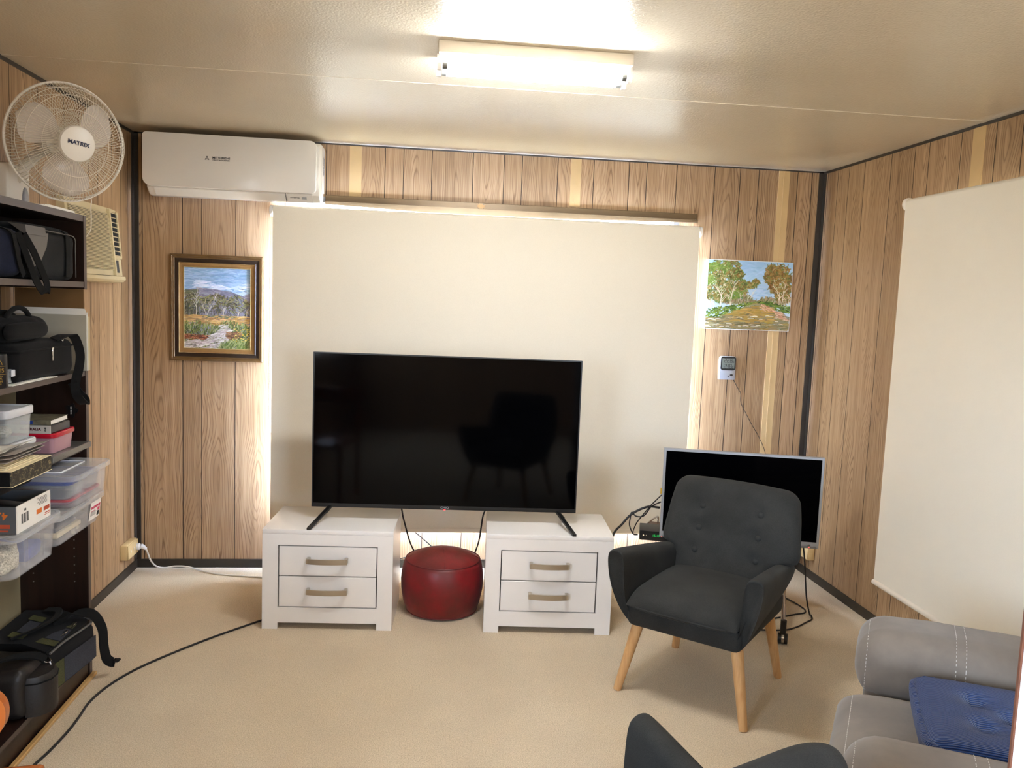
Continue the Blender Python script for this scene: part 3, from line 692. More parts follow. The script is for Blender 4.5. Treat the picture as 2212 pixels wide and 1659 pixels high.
def bush_scene():
    c = Canvas(260, 330, 3); R = c.r; U, V = c.U, c.V
    sk = np.clip((V - .70) / .3, 0, 1)[..., None]; c.a[:] = np.array([176, 194, 212]) * (1 - sk) + np.array([128, 158, 188]) * sk
    c.dabs(420, c.region(lambda u, v: True, v0=.7), [(134, 162, 190), (150, 176, 202), (120, 152, 184), (164, 186, 208)], .16, 0, 2.2, .35, 6, .08)
    c.dabs(150, c.region(lambda u, v: v < .80 + .04 * math.sin(u * 7), .2, 1, .73, .86), [(216, 222, 230), (196, 208, 222), (228, 226, 230)], .13, .05, 1.8, .45, 5, .1)
    hill = lambda u: .71 + .035 * math.sin(u * 4.6 + .1) - (.05 * max(0, u - .72) * 3 if u < .9 else .027 - (u - .9) * .5)
    hv = np.vectorize(hill)(U[0]); m = V < hv[None, :]; c.a[m] = (132, 128, 142)
    c.dabs(330, c.region(lambda u, v: v < hill(u) - .006, v0=.5, v1=.76), [(118, 114, 130), (140, 137, 152), (152, 148, 160), (104, 100, 116)], .12, lambda u, v: .5 * math.cos(u * 4.6 + .4) * .5, 2, .5, 6, .12)
    c.dabs(60, c.region(lambda u, v: v < .715, 0, .2, .66, .72), [(112, 110, 84), (96, 94, 70)], .06, .2, 2, .7)
    c.dabs(600, c.region(lambda u, v: True, v0=.38, v1=.6), [(118, 116, 126), (98, 96, 102), (132, 130, 142), (86, 84, 86), (110, 104, 96)], .05, 1.2, 1.7, .5, 8, .5)
    top = lambda u: .655 + .02 * math.sin(u * 17) - .07 * max(0, u - .7) * 2
    c.dabs(900, c.region(lambda u, v: v < top(u) and R.rand() < .3 + 4 * (v - .48), v0=.44, v1=.7), [(108, 100, 66), (84, 82, 54), (132, 126, 86), (120, 112, 90), (70, 68, 50), (142, 140, 84)], .055, lambda u, v: .5 * math.sin(u * 22), 1.7, .65, 9, .5)
    c.dabs(160, c.region(lambda u, v: v < .57, 0, .22, .4, .66), [(84, 84, 66), (70, 72, 56), (104, 102, 84)], .06, 1.3, 1.8, .6, 8, .4)
    for x, v0, v1, l in ((.05, .38, .5, .01), (.1, .38, .47, .02), (.13, .375, .45, .05), (.27, .38, .5, -.01), (.3, .38, .46, .01), (.45, .385, .48, .01), (.66, .38, .5, .03), (.70, .39, .47, -.03), (.84, .38, .47, -.02), (.90, .38, .45, .02), (.52, .39, .5, -.02)):
        c.tree(x, v0, v1, l, (58, 54, 52), .9, 2)
    for x, v0, v1, l, w in ((.185, .385, .68, .01, 1.9), (.345, .41, .56, .09, 1.1), (.585, .39, .52, .015, 1.7), (.80, .38, .47, .02, 1.4), (.93, .39, .5, .02, .9), (.44, .52, .66, .03, .9), (.33, .42, .55, -.06, .9)):
        c.tree(x, v0, v1, l, (196, 186, 172), w, 6)
    c.line([(.19, .64), (.205, .72), (.2, .755)], 1.2, (190, 176, 160), .9, .5); c.line([(.19, .66), (.165, .70)], 1, (160, 146, 132), .9, .5)
    c.dabs(420, c.region(lambda u, v: v < .395 + .012 * math.sin(u * 9), v0=.29, v1=.41), [(200, 158, 92), (184, 140, 78), (212, 176, 116), (164, 124, 74), (150, 126, 92)], .10, .03, 1.8, .6, 8, .08)
    c.dabs(70, c.region(lambda u, v: True, .3, .75, .385, .41), [(90, 104, 70), (104, 112, 84), (206, 160, 100)], .06, 0, 1.2, .6)
    gt = lambda u: .315 + .02 * math.sin(u * 11) + .03 * math.exp(-((u - .63) / .05) ** 2) + .012 * math.sin(u * 37)
    c.dabs(1500, c.region(lambda u, v: v < gt(u), v0=0, v1=.38), [(112, 126, 62), (88, 104, 48), (138, 148, 84), (66, 82, 40), (150, 156, 108), (104, 108, 60)], .05, 1.35, 1.4, .6, 9, .35)
    c.dabs(200, c.region(lambda u, v: v < gt(u) - .06, v0=.05, v1=.28), [(52, 64, 36), (70, 74, 44)], .035, 1.2, 1.3, .5, 6, .5)
    pth = [(.31, .575, .025), (.27, .60, .05), (.235, .62, .075), (.2, .58, .11), (.16, .53, .16), (.12, .44, .22), (.07, .30, .31), (0, .22, .36)]
    def inp(u, v):
        for (va, ua, wa), (vb, ub, wb) in zip(pth, pth[1:]):
            if vb <= v <= va: q = (va - v) / (va - vb); return abs(u - (ua + (ub - ua) * q)) < wa + (wb - wa) * q + .012 * math.sin(v * 90)
        return False
    c.dabs(1100, c.region(inp, v1=.32), [(208, 200, 196), (190, 180, 176), (222, 216, 212), (168, 158, 152), (180, 168, 168)], .07, lambda u, v: .12 if v < .14 else .3, 1.6, .6, 7, .12)
    c.dabs(90, c.region(inp, v0=.02, v1=.26), [(120, 112, 108), (140, 130, 124)], .04, .1, .8, .5, 8, .15)
    c.dabs(240, c.region(lambda u, v: .115 < v < .175 - .03 * u, 0, .36, .1, .18), [(126, 62, 34), (92, 48, 30), (150, 84, 48), (64, 42, 30), (176, 120, 84)], .045, .12, 1.3, .7, 8, .2)
    c.dabs(200, c.region(lambda u, v: abs(v - .17) < .045, .64, .84, .12, .24), [(134, 92, 60), (104, 66, 44), (88, 70, 52), (160, 122, 88)], .05, -.1, 1.3, .6, 8, .3)
    c.dabs(430, c.region(lambda u, v: v < .12 - .35 * max(0, .72 - u), .52, 1, 0, .14), [(104, 122, 60), (134, 144, 84), (80, 96, 46), (158, 160, 112)], .06, 1.2, 1.2, .65, 8, .4)
    c.dabs(60, c.region(lambda u, v: True, .72, 1, .1, .26), [(206, 172, 70), (216, 190, 96)], .018, .3, 1.2, .8)
    for x, z in ((.87, .742), (.915, .716), (.80, .700), (.40, .665)):
        c.line([(x - .02, z + .004), (x - .006, z + .007), (x, z), (x + .008, z + .006), (x + .022, z)], .6, (56, 56, 62), .9)
    c.line([(.04, .045), (.07, .052), (.08, .04), (.11, .05), (.125, .042), (.15, .052), (.17, .044), (.18, .055)], .7, (50, 46, 44), .9)
    return c
def track_scene():
    c = Canvas(320, 250, 5); R = c.r; U, V = c.U, c.V
    sk = np.clip((V - .4) / .6, 0, 1)[..., None]; c.a[:] = np.array([188, 208, 226]) * (1 - sk) + np.array([150, 186, 218]) * sk
    c.dabs(260, c.region(lambda u, v: True, v0=.4), [(158, 192, 220), (170, 200, 226), (148, 184, 216)], .1, .1, 3, .3, 5, .4)
    gl = [(98, 118, 52), (132, 110, 50), (150, 126, 66), (116, 92, 40), (110, 130, 62), (84, 92, 42), (164, 146, 92)]
    c.dabs(480, c.region(lambda u, v: v < .50 + .025 * math.sin(u * 30) - .06 * math.exp(-((u - .62) / .1) ** 2), .1, .9, .38, .53), [(142, 124, 84), (122, 130, 76), (160, 136, 108), (104, 100, 62)], .04, 1.2, 1.8, .6, 9, .6)
    c.dabs(1500, c.blob([(.12, .86, .13), (.27, .88, .13), (.08, .68, .12), (.22, .70, .14), (.34, .80, .08), (.30, .58, .11), (.10, .52, .12), (.40, .58, .08), (.40, .66, .05), (.52, .65, .055, .03), (.57, .70, .03, .025), (.2, .5, .12)]), gl, .045, lambda u, v: .7 * math.sin(u * 25 + v * 9), 2.2, .55, 10, .8)
    c.dabs(260, c.blob([(.04, .7, .07), (.05, .9, .07), (.2, .9, .08), (.35, .5, .08)]), [(118, 142, 60), (136, 152, 76), (98, 128, 52)], .04, .6, 2, .5, 8, .8)
    c.dabs(1150, c.blob([(.78, .88, .10), (.88, .86, .10), (.93, .76, .08), (.75, .76, .08), (.84, .72, .11), (.94, .62, .07), (.86, .58, .09), (.80, .62, .07), (.94, .48, .06), (.88, .46, .06)]), [(132, 96, 44), (150, 116, 58), (110, 84, 40), (120, 116, 52), (164, 130, 76), (96, 100, 44)], .04, lambda u, v: .7 * math.sin(u * 25 + v * 9), 2.1, .55, 10, .8)
    c.dabs(130, c.blob([(.2, .75, .16), (.86, .7, .12), (.12, .6, .1)]), [(222, 212, 184), (196, 190, 150)], .022, .9, .9, .5, 8, .9)
    for x, v0, v1, l, w in ((.165, .27, .54, .01, 2.0), (.18, .45, .62, -.08, 1.1), (.285, .34, .58, .02, 1.9), (.30, .55, .70, .05, 1.0), (.275, .36, .5, -.02, 1.2), (.485, .40, .54, .01, 1.3), (.52, .46, .58, .04, .9), (.095, .29, .42, -.01, 1.2), (.06, .30, .40, -.02, 1.0), (.40, .42, .54, .0, .9), (.865, .37, .56, -.005, 1.9), (.86, .5, .66, -.08, 1.0), (.90, .38, .58, .01, 1.4), (.905, .56, .70, .03, .9), (.975, .35, .5, .005, 1.1), (.94, .37, .5, .0, .8)):
        c.tree(x, v0, v1, l, (226, 212, 192), w, 4)
    c.dabs(300, c.region(lambda u, v: True, .3, .95, .385, .43), [(150, 124, 92), (188, 170, 146), (112, 108, 62)], .03, 1.5, .9, .55, 8, .2)
    lo = lambda u: .155 + .22 * min(1, max(0, (u - .16) / .42)) if u < .6 else .375
    hi = lambda u: .27 + .15 * min(1, u / .6)
    c.dabs(900, c.region(lambda u, v: lo(u) - .02 < v < hi(u), 0, .78, .13, .44), [(84, 112, 34), (112, 138, 46), (62, 86, 28), (142, 158, 66), (98, 122, 40)], .035, .25, 1.6, .65, 9, .4)
    c.dabs(420, c.region(lambda u, v: .40 - .72 * max(0, u - .68) * .55 - .01 < v + .02 and v < .42 - .18 * (u - .64) and v > .40 - .62 * (u - .68), .66, 1, .18, .43), [(78, 104, 34), (104, 130, 46), (58, 80, 28), (128, 148, 60)], .035, -.3, 1.6, .65, 9, .4)
    road = lambda u, v: v < (lo(u) if u < .6 else .385 - max(0, u - .66) * .60)
    c.dabs(1300, c.region(road, v1=.385), [(134, 124, 88), (116, 108, 72), (154, 142, 106), (166, 138, 76), (140, 132, 104), (104, 98, 64), (150, 130, 84)], .10, .02, 1.6, .55, 8, .06)
    c.dabs(120, c.region(lambda u, v: road(u, v), .25, .8, .1, .34), [(186, 150, 76), (172, 140, 66)], .09, .02, 1.6, .5, 8, .06)
    c.dabs(34, c.region(lambda u, v: road(u, v), .02, .95, .03, .22), [(232, 226, 212), (216, 208, 190)], .05, 0, 1.0, .85, 6, .04)
    c.dabs(330, c.region(lambda u, v: abs(v - (.345 - .60 * (u - .68))) < .03 + .02 * math.sin(u * 30), .64, 1, .12, .39), [(214, 170, 142), (200, 150, 122), (224, 188, 160), (190, 140, 110)], .05, -.45, 1.6, .65, 8, .15)
    c.dabs(26, c.region(lambda u, v: abs(v - (.345 - .60 * (u - .68))) < .025, .66, .98, .14, .38), [(140, 84, 60), (120, 76, 56)], .03, .9, .8, .7, 8, .8)
    return c
t = thing('framed_painting', 'landscape painting in a bronze and dark brown frame on the back wall', 'painting', (.442, 0, 1.18))
bm = new_bm(); X0, X1, Z0, Z1 = .196, .690, 1.18, 1.763
frame_ring(bm, X0, X1, Z0, Z1, [(0, 0), (0, -.024), (.004, -.03), (.010, -.031), (.013, -.026), (.020, -.027), (.023, -.022), (.038, -.021), (.042, -.024), (.045, -.024), (.047, -.012)], [0, 0, 0, 0, 0, 0, 1, 1, 1, 2, 2])
part('frame', bm, [M['bronze'], M['darkframe'], M['gold']], t, False, True)
bm = new_bm(); frame_ring(bm, X0 + .045, X1 - .045, Z0 + .045, Z1 - .045, [(0, -.017), (.021, -.015), (.023, -.017), (.0255, -.017), (.026, -.009)], [0, 1, 1, 1]); part('liner', bm, [M['liner'], M['gold']], t, False, True)
bush_scene().mesh('canvas', X0 + .068, X1 - .068, Z0 + .068, Z1 - .068, -.010, M['paint'], t)
t = thing('canvas_painting', 'unframed canvas painting of a tree lined track on the back wall', 'painting', (3.476, 0, 1.46))
bm = new_bm(); box(bm, 3.214, 3.735, -.038, 0, 1.457, 1.863, .003, 2); part('stretched_canvas', bm, M['canvas'], t, True, True)
track_scene().mesh('painted_face', 3.217, 3.732, 1.460, 1.860, -.0385, M['paint'], t)

t = thing('thermometer', 'silver digital thermometer under the unframed painting', 'thermometer', (3.38, 0, 1.155))
bm = new_bm(); pts = rrect(3.330, 3.430, 1.158, 1.298, (.012, .012, .004, .004)); loft(bm, [[(3.38 + (x - 3.38) * s, y, 1.228 + (z - 1.228) * s) for x, z in pts] for y, s in ((0, 1), (-.016, 1), (-.019, .97), (-.02, .94))]); part('body', bm, M['silver'], t, 30, True)
pts = rrect(3.335, 3.427, 1.214, 1.295, (.012, .012, .016, .016)); bm = new_bm(); loft(bm, [[(x, y, z) for x, z in pts] for y in (-.018, -.022)]); part('bezel', bm, M['blackp'], t, 30, True)
bm = new_bm(); box(bm, 3.343, 3.419, -.0235, -.021, 1.226, 1.286); sc_ = part('display', bm, M['lcd'], t, False, True)
SEG = {'2': 'abged', '8': 'abcdefg', '4': 'fgbc', 'c': 'ged'}
def digits(bm, s, x, z, h, y):
    for chx in s:
        w = h * .5
        if chx == '.':
            box(bm, x - .001, x + .0015, y - .0003, y, z, z + .002); x += .004; continue
        hh = h if chx != 'c' else h * .8; ww = w if chx != 'c' else w * .6; k = .0011
        sg = dict(a=(x, x + ww, z + hh, z + hh), g=(x, x + ww, z + hh / 2, z + hh / 2), d=(x, x + ww, z, z), f=(x, x, z + hh / 2, z + hh), b=(x + ww, x + ww, z + hh / 2, z + hh), e=(x, x, z, z + hh / 2), c=(x + ww, x + ww, z, z + hh / 2))
        for q in SEG[chx]:
            a, b, c, d = sg[q]; box(bm, a - k, b + k, y - .0003, y, c - k, d + k)
        x += ww + h * .2
bm = new_bm(); digits(bm, '22.8c', 3.357, 1.261, .022, -.0236); digits(bm, '24.8c', 3.355, 1.228, .022, -.0236); part('digits', bm, M['blackprint'], sc_, False, True)
bm = new_bm(); sphere(bm, (3.405, -.02, 1.187), 1, (.010, .003, .005), 12); part('button', bm, M['blackp'], t, True, True)
bm = new_bm(); sphere(bm, (3.386, -.02, 1.178), 1, (.0035, .0025, .0035), 10); part('button', bm, M['blackp'], t, True, True)
bm = new_bm(); tube(bm, spline([(3.424, -.006, 1.16), (3.434, -.004, 1.145), (3.462, -.004, 1.10), (3.477, -.004, 1.076), (3.483, -.004, 1.02), (3.513, -.004, .965), (3.565, -.004, .88), (3.611, -.004, .812), (3.66, -.006, .70), (3.68, -.006, .5)], 6), .0016, 6); part('probe_wire', bm, M['blackcable'], t, True, True)
# ------------------------------------------------------------------ television on the two drawer units
def drawer_unit(loc, rz, label):
    t = thing('drawer_unit', label, 'drawers', loc, rz, 'white two drawer units under the television')
    w, h, d = .605, .48, .425     # local: x 0..w, front at y = 0, back at y = d
    bm = new_bm()
    box(bm, 0, .072, 0, .022, 0, h - .022); box(bm, w - .072, w, 0, .022, 0, h - .022)
    box(bm, .072, w - .072, 0, .022, .405, h - .022); box(bm, .072, w - .072, 0, .022, .032, .105)
    box(bm, 0, .02, .022, d, 0, h - .022); box(bm, w - .02, w, .022, d, 0, h - .022)
    box(bm, .02, w - .02, d - .012, d, .032, h - .022); box(bm, .02, w - .02, .022, d - .012, .032, .05)
    part('carcass', bm, M['white'], t, False)
    bm = new_bm(); box(bm, 0, w, 0, d, h - .022, h, .002, 2); part('top', bm, M['white'], t, True)
    bm = new_bm(); box(bm, .074, w - .074, .018, .0185, .107, .403); part('shadow_gap', bm, M['dgap'], t, False)
    for z0, z1 in ((.259, .400), (.109, .2545)):
        bm = new_bm(); box(bm, .077, w - .077, .003, .016, z0, z1, .0015, 1); dr = part('drawer', bm, M['white'], t, False)
        zc = z0 + (z1 - z0) * .56; bm = new_bm(); loops = []
        for k in range(17):
            u = -1 + k / 8; x = w / 2 + u * .087; y = -.027 - .010 * (1 - u * u)
            loops.append([(x, y, zc - .0125), (x, y - .004, zc - .0125), (x, y - .004, zc + .0125), (x, y, zc + .0125)])
        loft(bm, loops)
        for s in (-1, 1): box(bm, w / 2 + s * .087 - .007, w / 2 + s * .087 + .007, -.031, .003, zc - .0125, zc + .0125, .001, 1)
        part('handle', bm, M['nickel'], dr, 30)
    return t
drawer_unit((.855, -.889, 0), -.062, 'white two drawer unit left of the red leather pouf')
drawer_unit((1.893, -.951, 0), -.078, 'white two drawer unit between the red leather pouf and the front grey armchair')

t = thing('television', 'large black flat television standing on two white drawer units', 'television', (1.70, -.745, .48), -.066)
hw = .648
bm = new_bm(); box(bm, -hw, hw, 0, .014, .062, .818, .002, 1); box(bm, -.45, .45, .014, .055, .08, .5, .012, 2); part('back_shell', bm, M['blackp'], t, True)
bm = new_bm(); frame_ring(bm, -hw, hw, .062, .818, [(0, .001), (0, -.006), (.006, -.006), (.006, -.003)], [0, 0, 0]); box(bm, -hw + .006, hw - .006, -.006, -.001, .065, .081); bz = part('bezel', bm, M['blackp'], t, False)
bm = new_bm(); box(bm, -hw + .006, hw - .006, -.0045, 0, .081, .812); part('screen', bm, M['screen'], t, False)
bm = text_bm('CHiQ', .0135, FACE_S((0, -.0064, .0725)), sx=1.25, bold=.0003); part('lettering', bm, M['silver'], bz, False)
bm = new_bm(); box(bm, -.004, .004, -.008, -.004, .0605, .0635); part('standby_light', bm, M['redled'], bz, False)
for s in (-1, 1):
    for (yy, xx) in ((-.20, s * .622), (.10, s * .60)):
        bm = new_bm(); p0 = Vector((s * .555, .004, .068)); p1 = Vector((xx, yy, .003))
        loft(bm, [[p + Vector(o) for o in ((-.009, 0, .004), (.009, 0, .004), (.009, 0, -.006), (-.009, 0, -.006))] for p in (p0, p1 + Vector((0, 0, .003)))]); part('foot', bm, M['blackp'], t, False)

# ------------------------------------------------------------------ red pouf
t = thing('pouf', 'round red leather pouf between the two white drawer units', 'pouf', (1.703, -.65, 0))
bm = new_bm(); lathe(bm, (0, 0, 0), [(0, .004), (.165, .004), (.182, .016), (.196, .06), (.206, .12), (.209, .16), (.206, .20), (.197, .245), (.188, .263), (.181, .268), (.13, .292), (.07, .308), (.03, .314), (0, .315)], 56)
for v in bm.verts:
    a = math.atan2(v.co.y, v.co.x); k = 1 + .012 * noise.noise((v.co.x * 7, v.co.y * 7, v.co.z * 9)); v.co.x *= k; v.co.y *= k
part('body', bm, M['red'], t, 60)
for r, z in ((.1865, .2655), (.178, .013)):
    bm = new_bm(); tube(bm, [(r * math.cos(2 * PI * k / 64), r * math.sin(2 * PI * k / 64), z) for k in range(64)], .0035, 6, True); part('piping', bm, M['redpipe'], t)
def domez(r): return .268 + (.314 - .268) * (1 - (r / .181) ** 1.7)
for a in (-.02, 1.6):
    bm = new_bm(); c = (math.cos(a), math.sin(a)); tube(bm, [(c[0] * q, c[1] * q, domez(abs(q)) + .0005) for q in [(-.18 + .36 * k / 30) for k in range(31)]], .0022, 6); part('seam', bm, M['redpipe'], t)

# ------------------------------------------------------------------ tub armchairs
def make_chair(loc, rz, label):
    t = thing('armchair', label, 'armchair', loc, rz, 'charcoal linen armchairs with pale wooden legs')
    for (x0, y0), (x1, y1) in (((-.200, -.225), (-.268, -.266)), ((.200, -.225), (.262, -.270)), ((-.19, .20), (-.245, .285)), ((.19, .20), (.232, .275))):
        bm = new_bm(); cone(bm, (x1, y1, 0.001), (x0, y0, .315), .0165, .0245, 20); part('leg', bm, M['oak'], t)
    bm = new_bm(); box(bm, -.236, .236, -.292, .27, .292, .388, .028, 4); part('seat_base', bm, M['greyfab'], t)
    # arms: a bowed panel, tallest at the front
    for s in (-1, 1):
        bm = new_bm(); loops = []
        out = [(.205, .285), (.238, .300), (.272, .36), (.302, .45), (.318, .53), (.322, .585), (.312, .607), (.29, .615), (.266, .610), (.250, .592), (.246, .53), (.242, .45), (.236, .38), (.226, .34), (.205, .325)]
        for y, sh, dz in ((-.303, .90, -.012), (-.318, .965, -.003), (-.315, 1, 0), (-.29, 1, .0), (-.15, 1, -.018), (0, 1, -.038), (.15, 1, -.06), (.27, 1, -.078), (.295, .94, -.085)):
            cx, cz = .262, .45; lp = []
            for x, z in out:
                x2 = cx + (x - cx) * sh; z2 = cz + (z - cz) * (sh if sh < 1 else 1); z2 += dz * max(0, (z - .40) / .2)
                yy = y + (.05 * max(0, (.45 - z) / .16) ** 1.5 if y < -.25 else 0)
                lp.append((s * (x2 - .004 - .075 * max(0, y + .30)), yy, z2 - .012 * max(0, (z - .40) / .2)))
            loops.append(lp)
        loft(bm, loops); o = part('armrest', bm, M['greyfab'], t, 50)
        m = o.modifiers.new('soft', 'SUBSURF'); m.levels = 1; m.render_levels = 2
    # loose seat cushion with piped edge
    def dome(u, v): return .012 * math.cos(u * 1.3) * math.cos(v * 1.2)
    bm = new_bm(); pillow(bm, (0, -.045, .405), (.234, 0, 0), (0, .277, 0), (0, 0, 1), .05, .034, .06, 6, d=dome)
    for v in bm.verts:
        if v.co.y < -.24: v.co.z -= .016 * (-(v.co.y + .24) / .062)
    cu = part('seat_cushion', bm, M['greyfab'], t, True)
    bm = new_bm(); P = []
    for k in range(60):
        a = 2 * PI * k / 60; c, s_ = math.cos(a), math.sin(a); q = (abs(c) ** 8 + abs(s_) ** 8) ** (-1 / 8)
        y = -.045 + .275 * s_ * q; P.append((.233 * c * q, y, .404 - (.016 * (-(y + .24) / .062) if y < -.24 else 0)))
    tube(bm, P, .0042, 6, True); part('piping', bm, M['greyfab'], cu)
    # tufted back, wide at the shoulders above the arms
    sp = math.sin(math.radians(15)); cp = math.cos(math.radians(15)); H = .243
    O = Vector((0.006, .20, .586)); Y = Vector((0, sp * H, cp * H)); Nn = Vector((0, -cp, sp))
    def wf(v):
        z = (v + 1) / 2
        pts = [(0, .222), (.29, .226), (.35, .250), (.40, .294), (.45, .303), (.75, .287), (1, .268)]
        for (a, b), (c, d) in zip(pts, pts[1:]):
            if z <= c:
                q = (z - a) / (c - a); q = q * q * (3 - 2 * q) if c < .46 else q; e = (1 - v) * .243; r_ = .055; return (b + (d - b) * q - (r_ - math.sqrt(max(0, r_ * r_ - (r_ - e) ** 2)) if e < r_ else 0)) / .3
        return pts[-1][1] / .3
    B = [(sx * bx_, v) for sx in (-1, 1) for bx_, v in ((.128, .50), (.131, .10), (.134, -.30))]
    def tuft(u, v):
        x = u * wf(v) * .3; e = 0
        for bx_, bv in B: e -= .022 * math.exp(-((x - bx_) ** 2 + ((v - bv) * H) ** 2) / .0011)
        return e - .014 * math.exp(-(x / .3) ** 2 * 2) 
    bm = new_bm(); pillow(bm, O, (.3, 0, 0), Y, Nn, .066, .055, .0, 8, 44, 44, w=wf, d=tuft)
    for v in bm.verts:
        q = max(0, (v.co.z - .765) / .06); v.co.z += .012 * min(1, q) * (1 - (v.co.x / .27) ** 2)
    bk = part('backrest', bm, M['greyfab'], t, True)
    for bx_, bv in B:
        p = O + Y * bv + Vector((bx_, 0, 0)) + Nn * .034; bm = new_bm()
        lathe(bm, p, [(0, .012), (.007, .0108), (.0125, .0065), (.0135, 0), (.012, -.004), (0, -.004)], 18, Nn); part('button', bm, M['greyfab'], bk)
    return t
a1 = make_chair((2.779, -1.515, 0), math.radians(-40.5), 'charcoal armchair facing the viewer in front of the small silver television')
copy_tree(a1, (1.978, -3.268, 0), math.radians(-156.1), 'charcoal armchair turned away at the bottom edge, only an arm and back corner showing')

# ------------------------------------------------------------------ small television on its trolley
YW = math.radians(-15); TC = (3.187, -.80, .40)
t = thing('television', 'smaller silver framed television behind the charcoal armchair', 'television', TC, YW)
bm = new_bm(); box(bm, -.385, .385, .012, .05, .02, .44, .01, 2); part('back_shell', bm, M['darkgrey'], t)
bm = new_bm(); frame_ring(bm, -.392, .392, 0, .462, [(.004, .02), (0, .012), (0, -.008), (.003, -.011), (.012, -.011), (.013, -.006)], [0] * 5); box(bm, -.38, .38, -.011, 0, .003, .032); bz = part('bezel', bm, M['silver'], t, False)
bm = new_bm(); box(bm, -.380, .380, -.008, .012, .031, .451); part('screen', bm, M['screen'], t, False)
bm = new_bm(); lathe(bm, (.345, -.011, .014), [(0, .005), (.006, .0045), (.008, 0), (0, 0)], 16, (0, -1, 0)); part('power_button', bm, M['chrome'], bz)
bm = new_bm(); box(bm, .3425, .3475, -.0125, -.0108, .0045, .007); part('standby_light', bm, M['redled'], bz, False)
bm = new_bm(); box(bm, -.398, -.386, .03, .036, .215, .245); part('connector', bm, M['yellow'], t, False)

t = thing('television_trolley', 'chrome and brown wheeled trolley carrying the smaller television', 'trolley', (3.20, -.625, 0), math.radians(-24))
for s in (-1, 1):
    x = s * .30
    bm = new_bm(); tube(bm, spline([(x, -.02, .62), (x, -.02, .30), (x, -.03, .20), (x, -.10, .12), (x, -.40, .085)], 6), .011, 10); tube(bm, spline([(x, .10, .62), (x, .10, .25), (x, .12, .085)], 6), .011, 10); tube(bm, [(x, -.40, .085), (x, .16, .085)], .011, 10); part('side_frame', bm, M['chrome'], t)
    for y in (-.40, .15):
        bm = new_bm(); cone(bm, (x, y, .05), (x, y, .115), .014, .014, 12); cs = part('caster', bm, M['blackp'], t)
        bm = new_bm(); cone(bm, (x - .022, y, .026), (x - .006, y, .026), .025, .025, 20); cone(bm, (x + .006, y, .026), (x + .022, y, .026), .025, .025, 20); part('wheel', bm, M['blackp'], cs, 30)
        bm = new_bm(); cone(bm, (x - .006, y, .028), (x + .006, y, .028), .0255, .0255, 20); part('wheel_band', bm, M['chrome'], cs, 30)
bm = new_bm(); box(bm, -.45, .31, .012, .27, .325, .343, .003, 1); part('shelf', bm, M['shelfbrown'], t, False)
bm = new_bm(); tube(bm, spline([(-.43, .06, .343), (-.43, .06, .375), (-.425, .08, .385), (-.40, .22, .385), (-.395, .24, .375), (-.395, .24, .343)], 6), .005, 8); part('cable_guard', bm, M['chrome'], t)
bm = new_bm(); box(bm, -.30, .30, -.045, -.012, .48, .53); part('mount_bar', bm, M['darkgrey'], t, False)

t = thing('set_top_box', 'small black set top box with green clock on the trolley shelf', 'set top box', (2.80, -.60, .344), YW)
bm = new_bm(); box(bm, -.065, .125, 0, .15, .003, .055, .003, 2); bd = part('case', bm, plain('worn_black_case', (46, 42, 40), .45, var=.2), t)
bm = new_bm(); box(bm, -.065, .125, -.002, 0, .004, .054); fr_ = part('front_panel', bm, M['blackp'], t, False)
bm = text_bm('15:10', .017, FACE_S((.02, -.0025, .03))); part('clock', bm, M['greenled'], fr_, False)
for x, m in ((-.045, 'chrome'), (-.03, 'chrome')):
    bm = new_bm(); cone(bm, (x, -.002, .03), (x, -.005, .03), .0045 if x < -.04 else .003, .004 if x < -.04 else .003, 12); part('button', bm, M[m], fr_)
bm = new_bm(); box(bm, .048, .051, -.004, -.002, .026, .029); part('indicator_light', bm, M['redled'], fr_, False)
for x in (-.05, .11):
    for y in (.02, .13):
        bm = new_bm(); cone(bm, (x, y, -.001), (x, y, .004), .008, .008, 10); part('foot', bm, M['blackp'], t)

# ------------------------------------------------------------------ cables, sockets
def cable(name, label, pts, r, mat, n=8, loc=None, seg=8):
    bm = new_bm(); tube(bm, spline(pts, n), r, seg); return single(name, bm, M[mat], label, 'cable', loc or pts[0])
cable('floor_cable', 'black cable running across the carpet from the left drawer unit to the bookcase', [(1.02, -.62, .005), (.93, -.70, .005), (.838, -.80, .005), (.675, -.976, .005), (.54, -1.146, .005), (.437, -1.30, .005), (.377, -1.441, .005), (.352, -1.58, .005), (.358, -1.70, .005), (.360, -1.80, .005), (.352, -1.925, .005), (.338, -2.03, .005), (.33, -2.2, .005)], .0048, 'blackcable')
cable('aerial_cable', 'thick black cable arching from the right drawer unit to the smaller television', [(2.56, -.56, .02), (2.575, -.54, .22), (2.617, -.5, .349), (2.66, -.5, .405), (2.713, -.5, .464), (2.79, -.52, .508), (2.83, -.60, .525)], .0062, 'blackcable')
cable('signal_cable', 'thin black cable looping down from the thick arched cable to the trolley shelf', [(2.83, -.62, .56), (2.80, -.56, .52), (2.77, -.53, .462), (2.735, -.50, .452), (2.713, -.495, .472), (2.706, -.495, .44), (2.703, -.50, .40), (2.72, -.52, .36), (2.75, -.50, .349)], .0034, 'blackcable')
cable('signal_cable', 'thin black cable dropping straight from the smaller television behind the set top box', [(2.83, -.63, .60), (2.80, -.56, .53), (2.775, -.53, .48), (2.745, -.50, .42), (2.735, -.48, .38), (2.74, -.44, .349)], .003, 'blackcable')
cable('power_cable', 'black cord hanging from the smaller television and curving over the carpet', [(3.505, -.865, .41), (3.52, -.87, .3), (3.545, -.86, .14), (3.59, -.82, .03), (3.62, -.78, .006), (3.60, -.83, .005), (3.55, -.87, .005), (3.47, -.93, .005), (3.383, -.965, .005), (3.25, -.96, .005)], .004, 'blackcable')
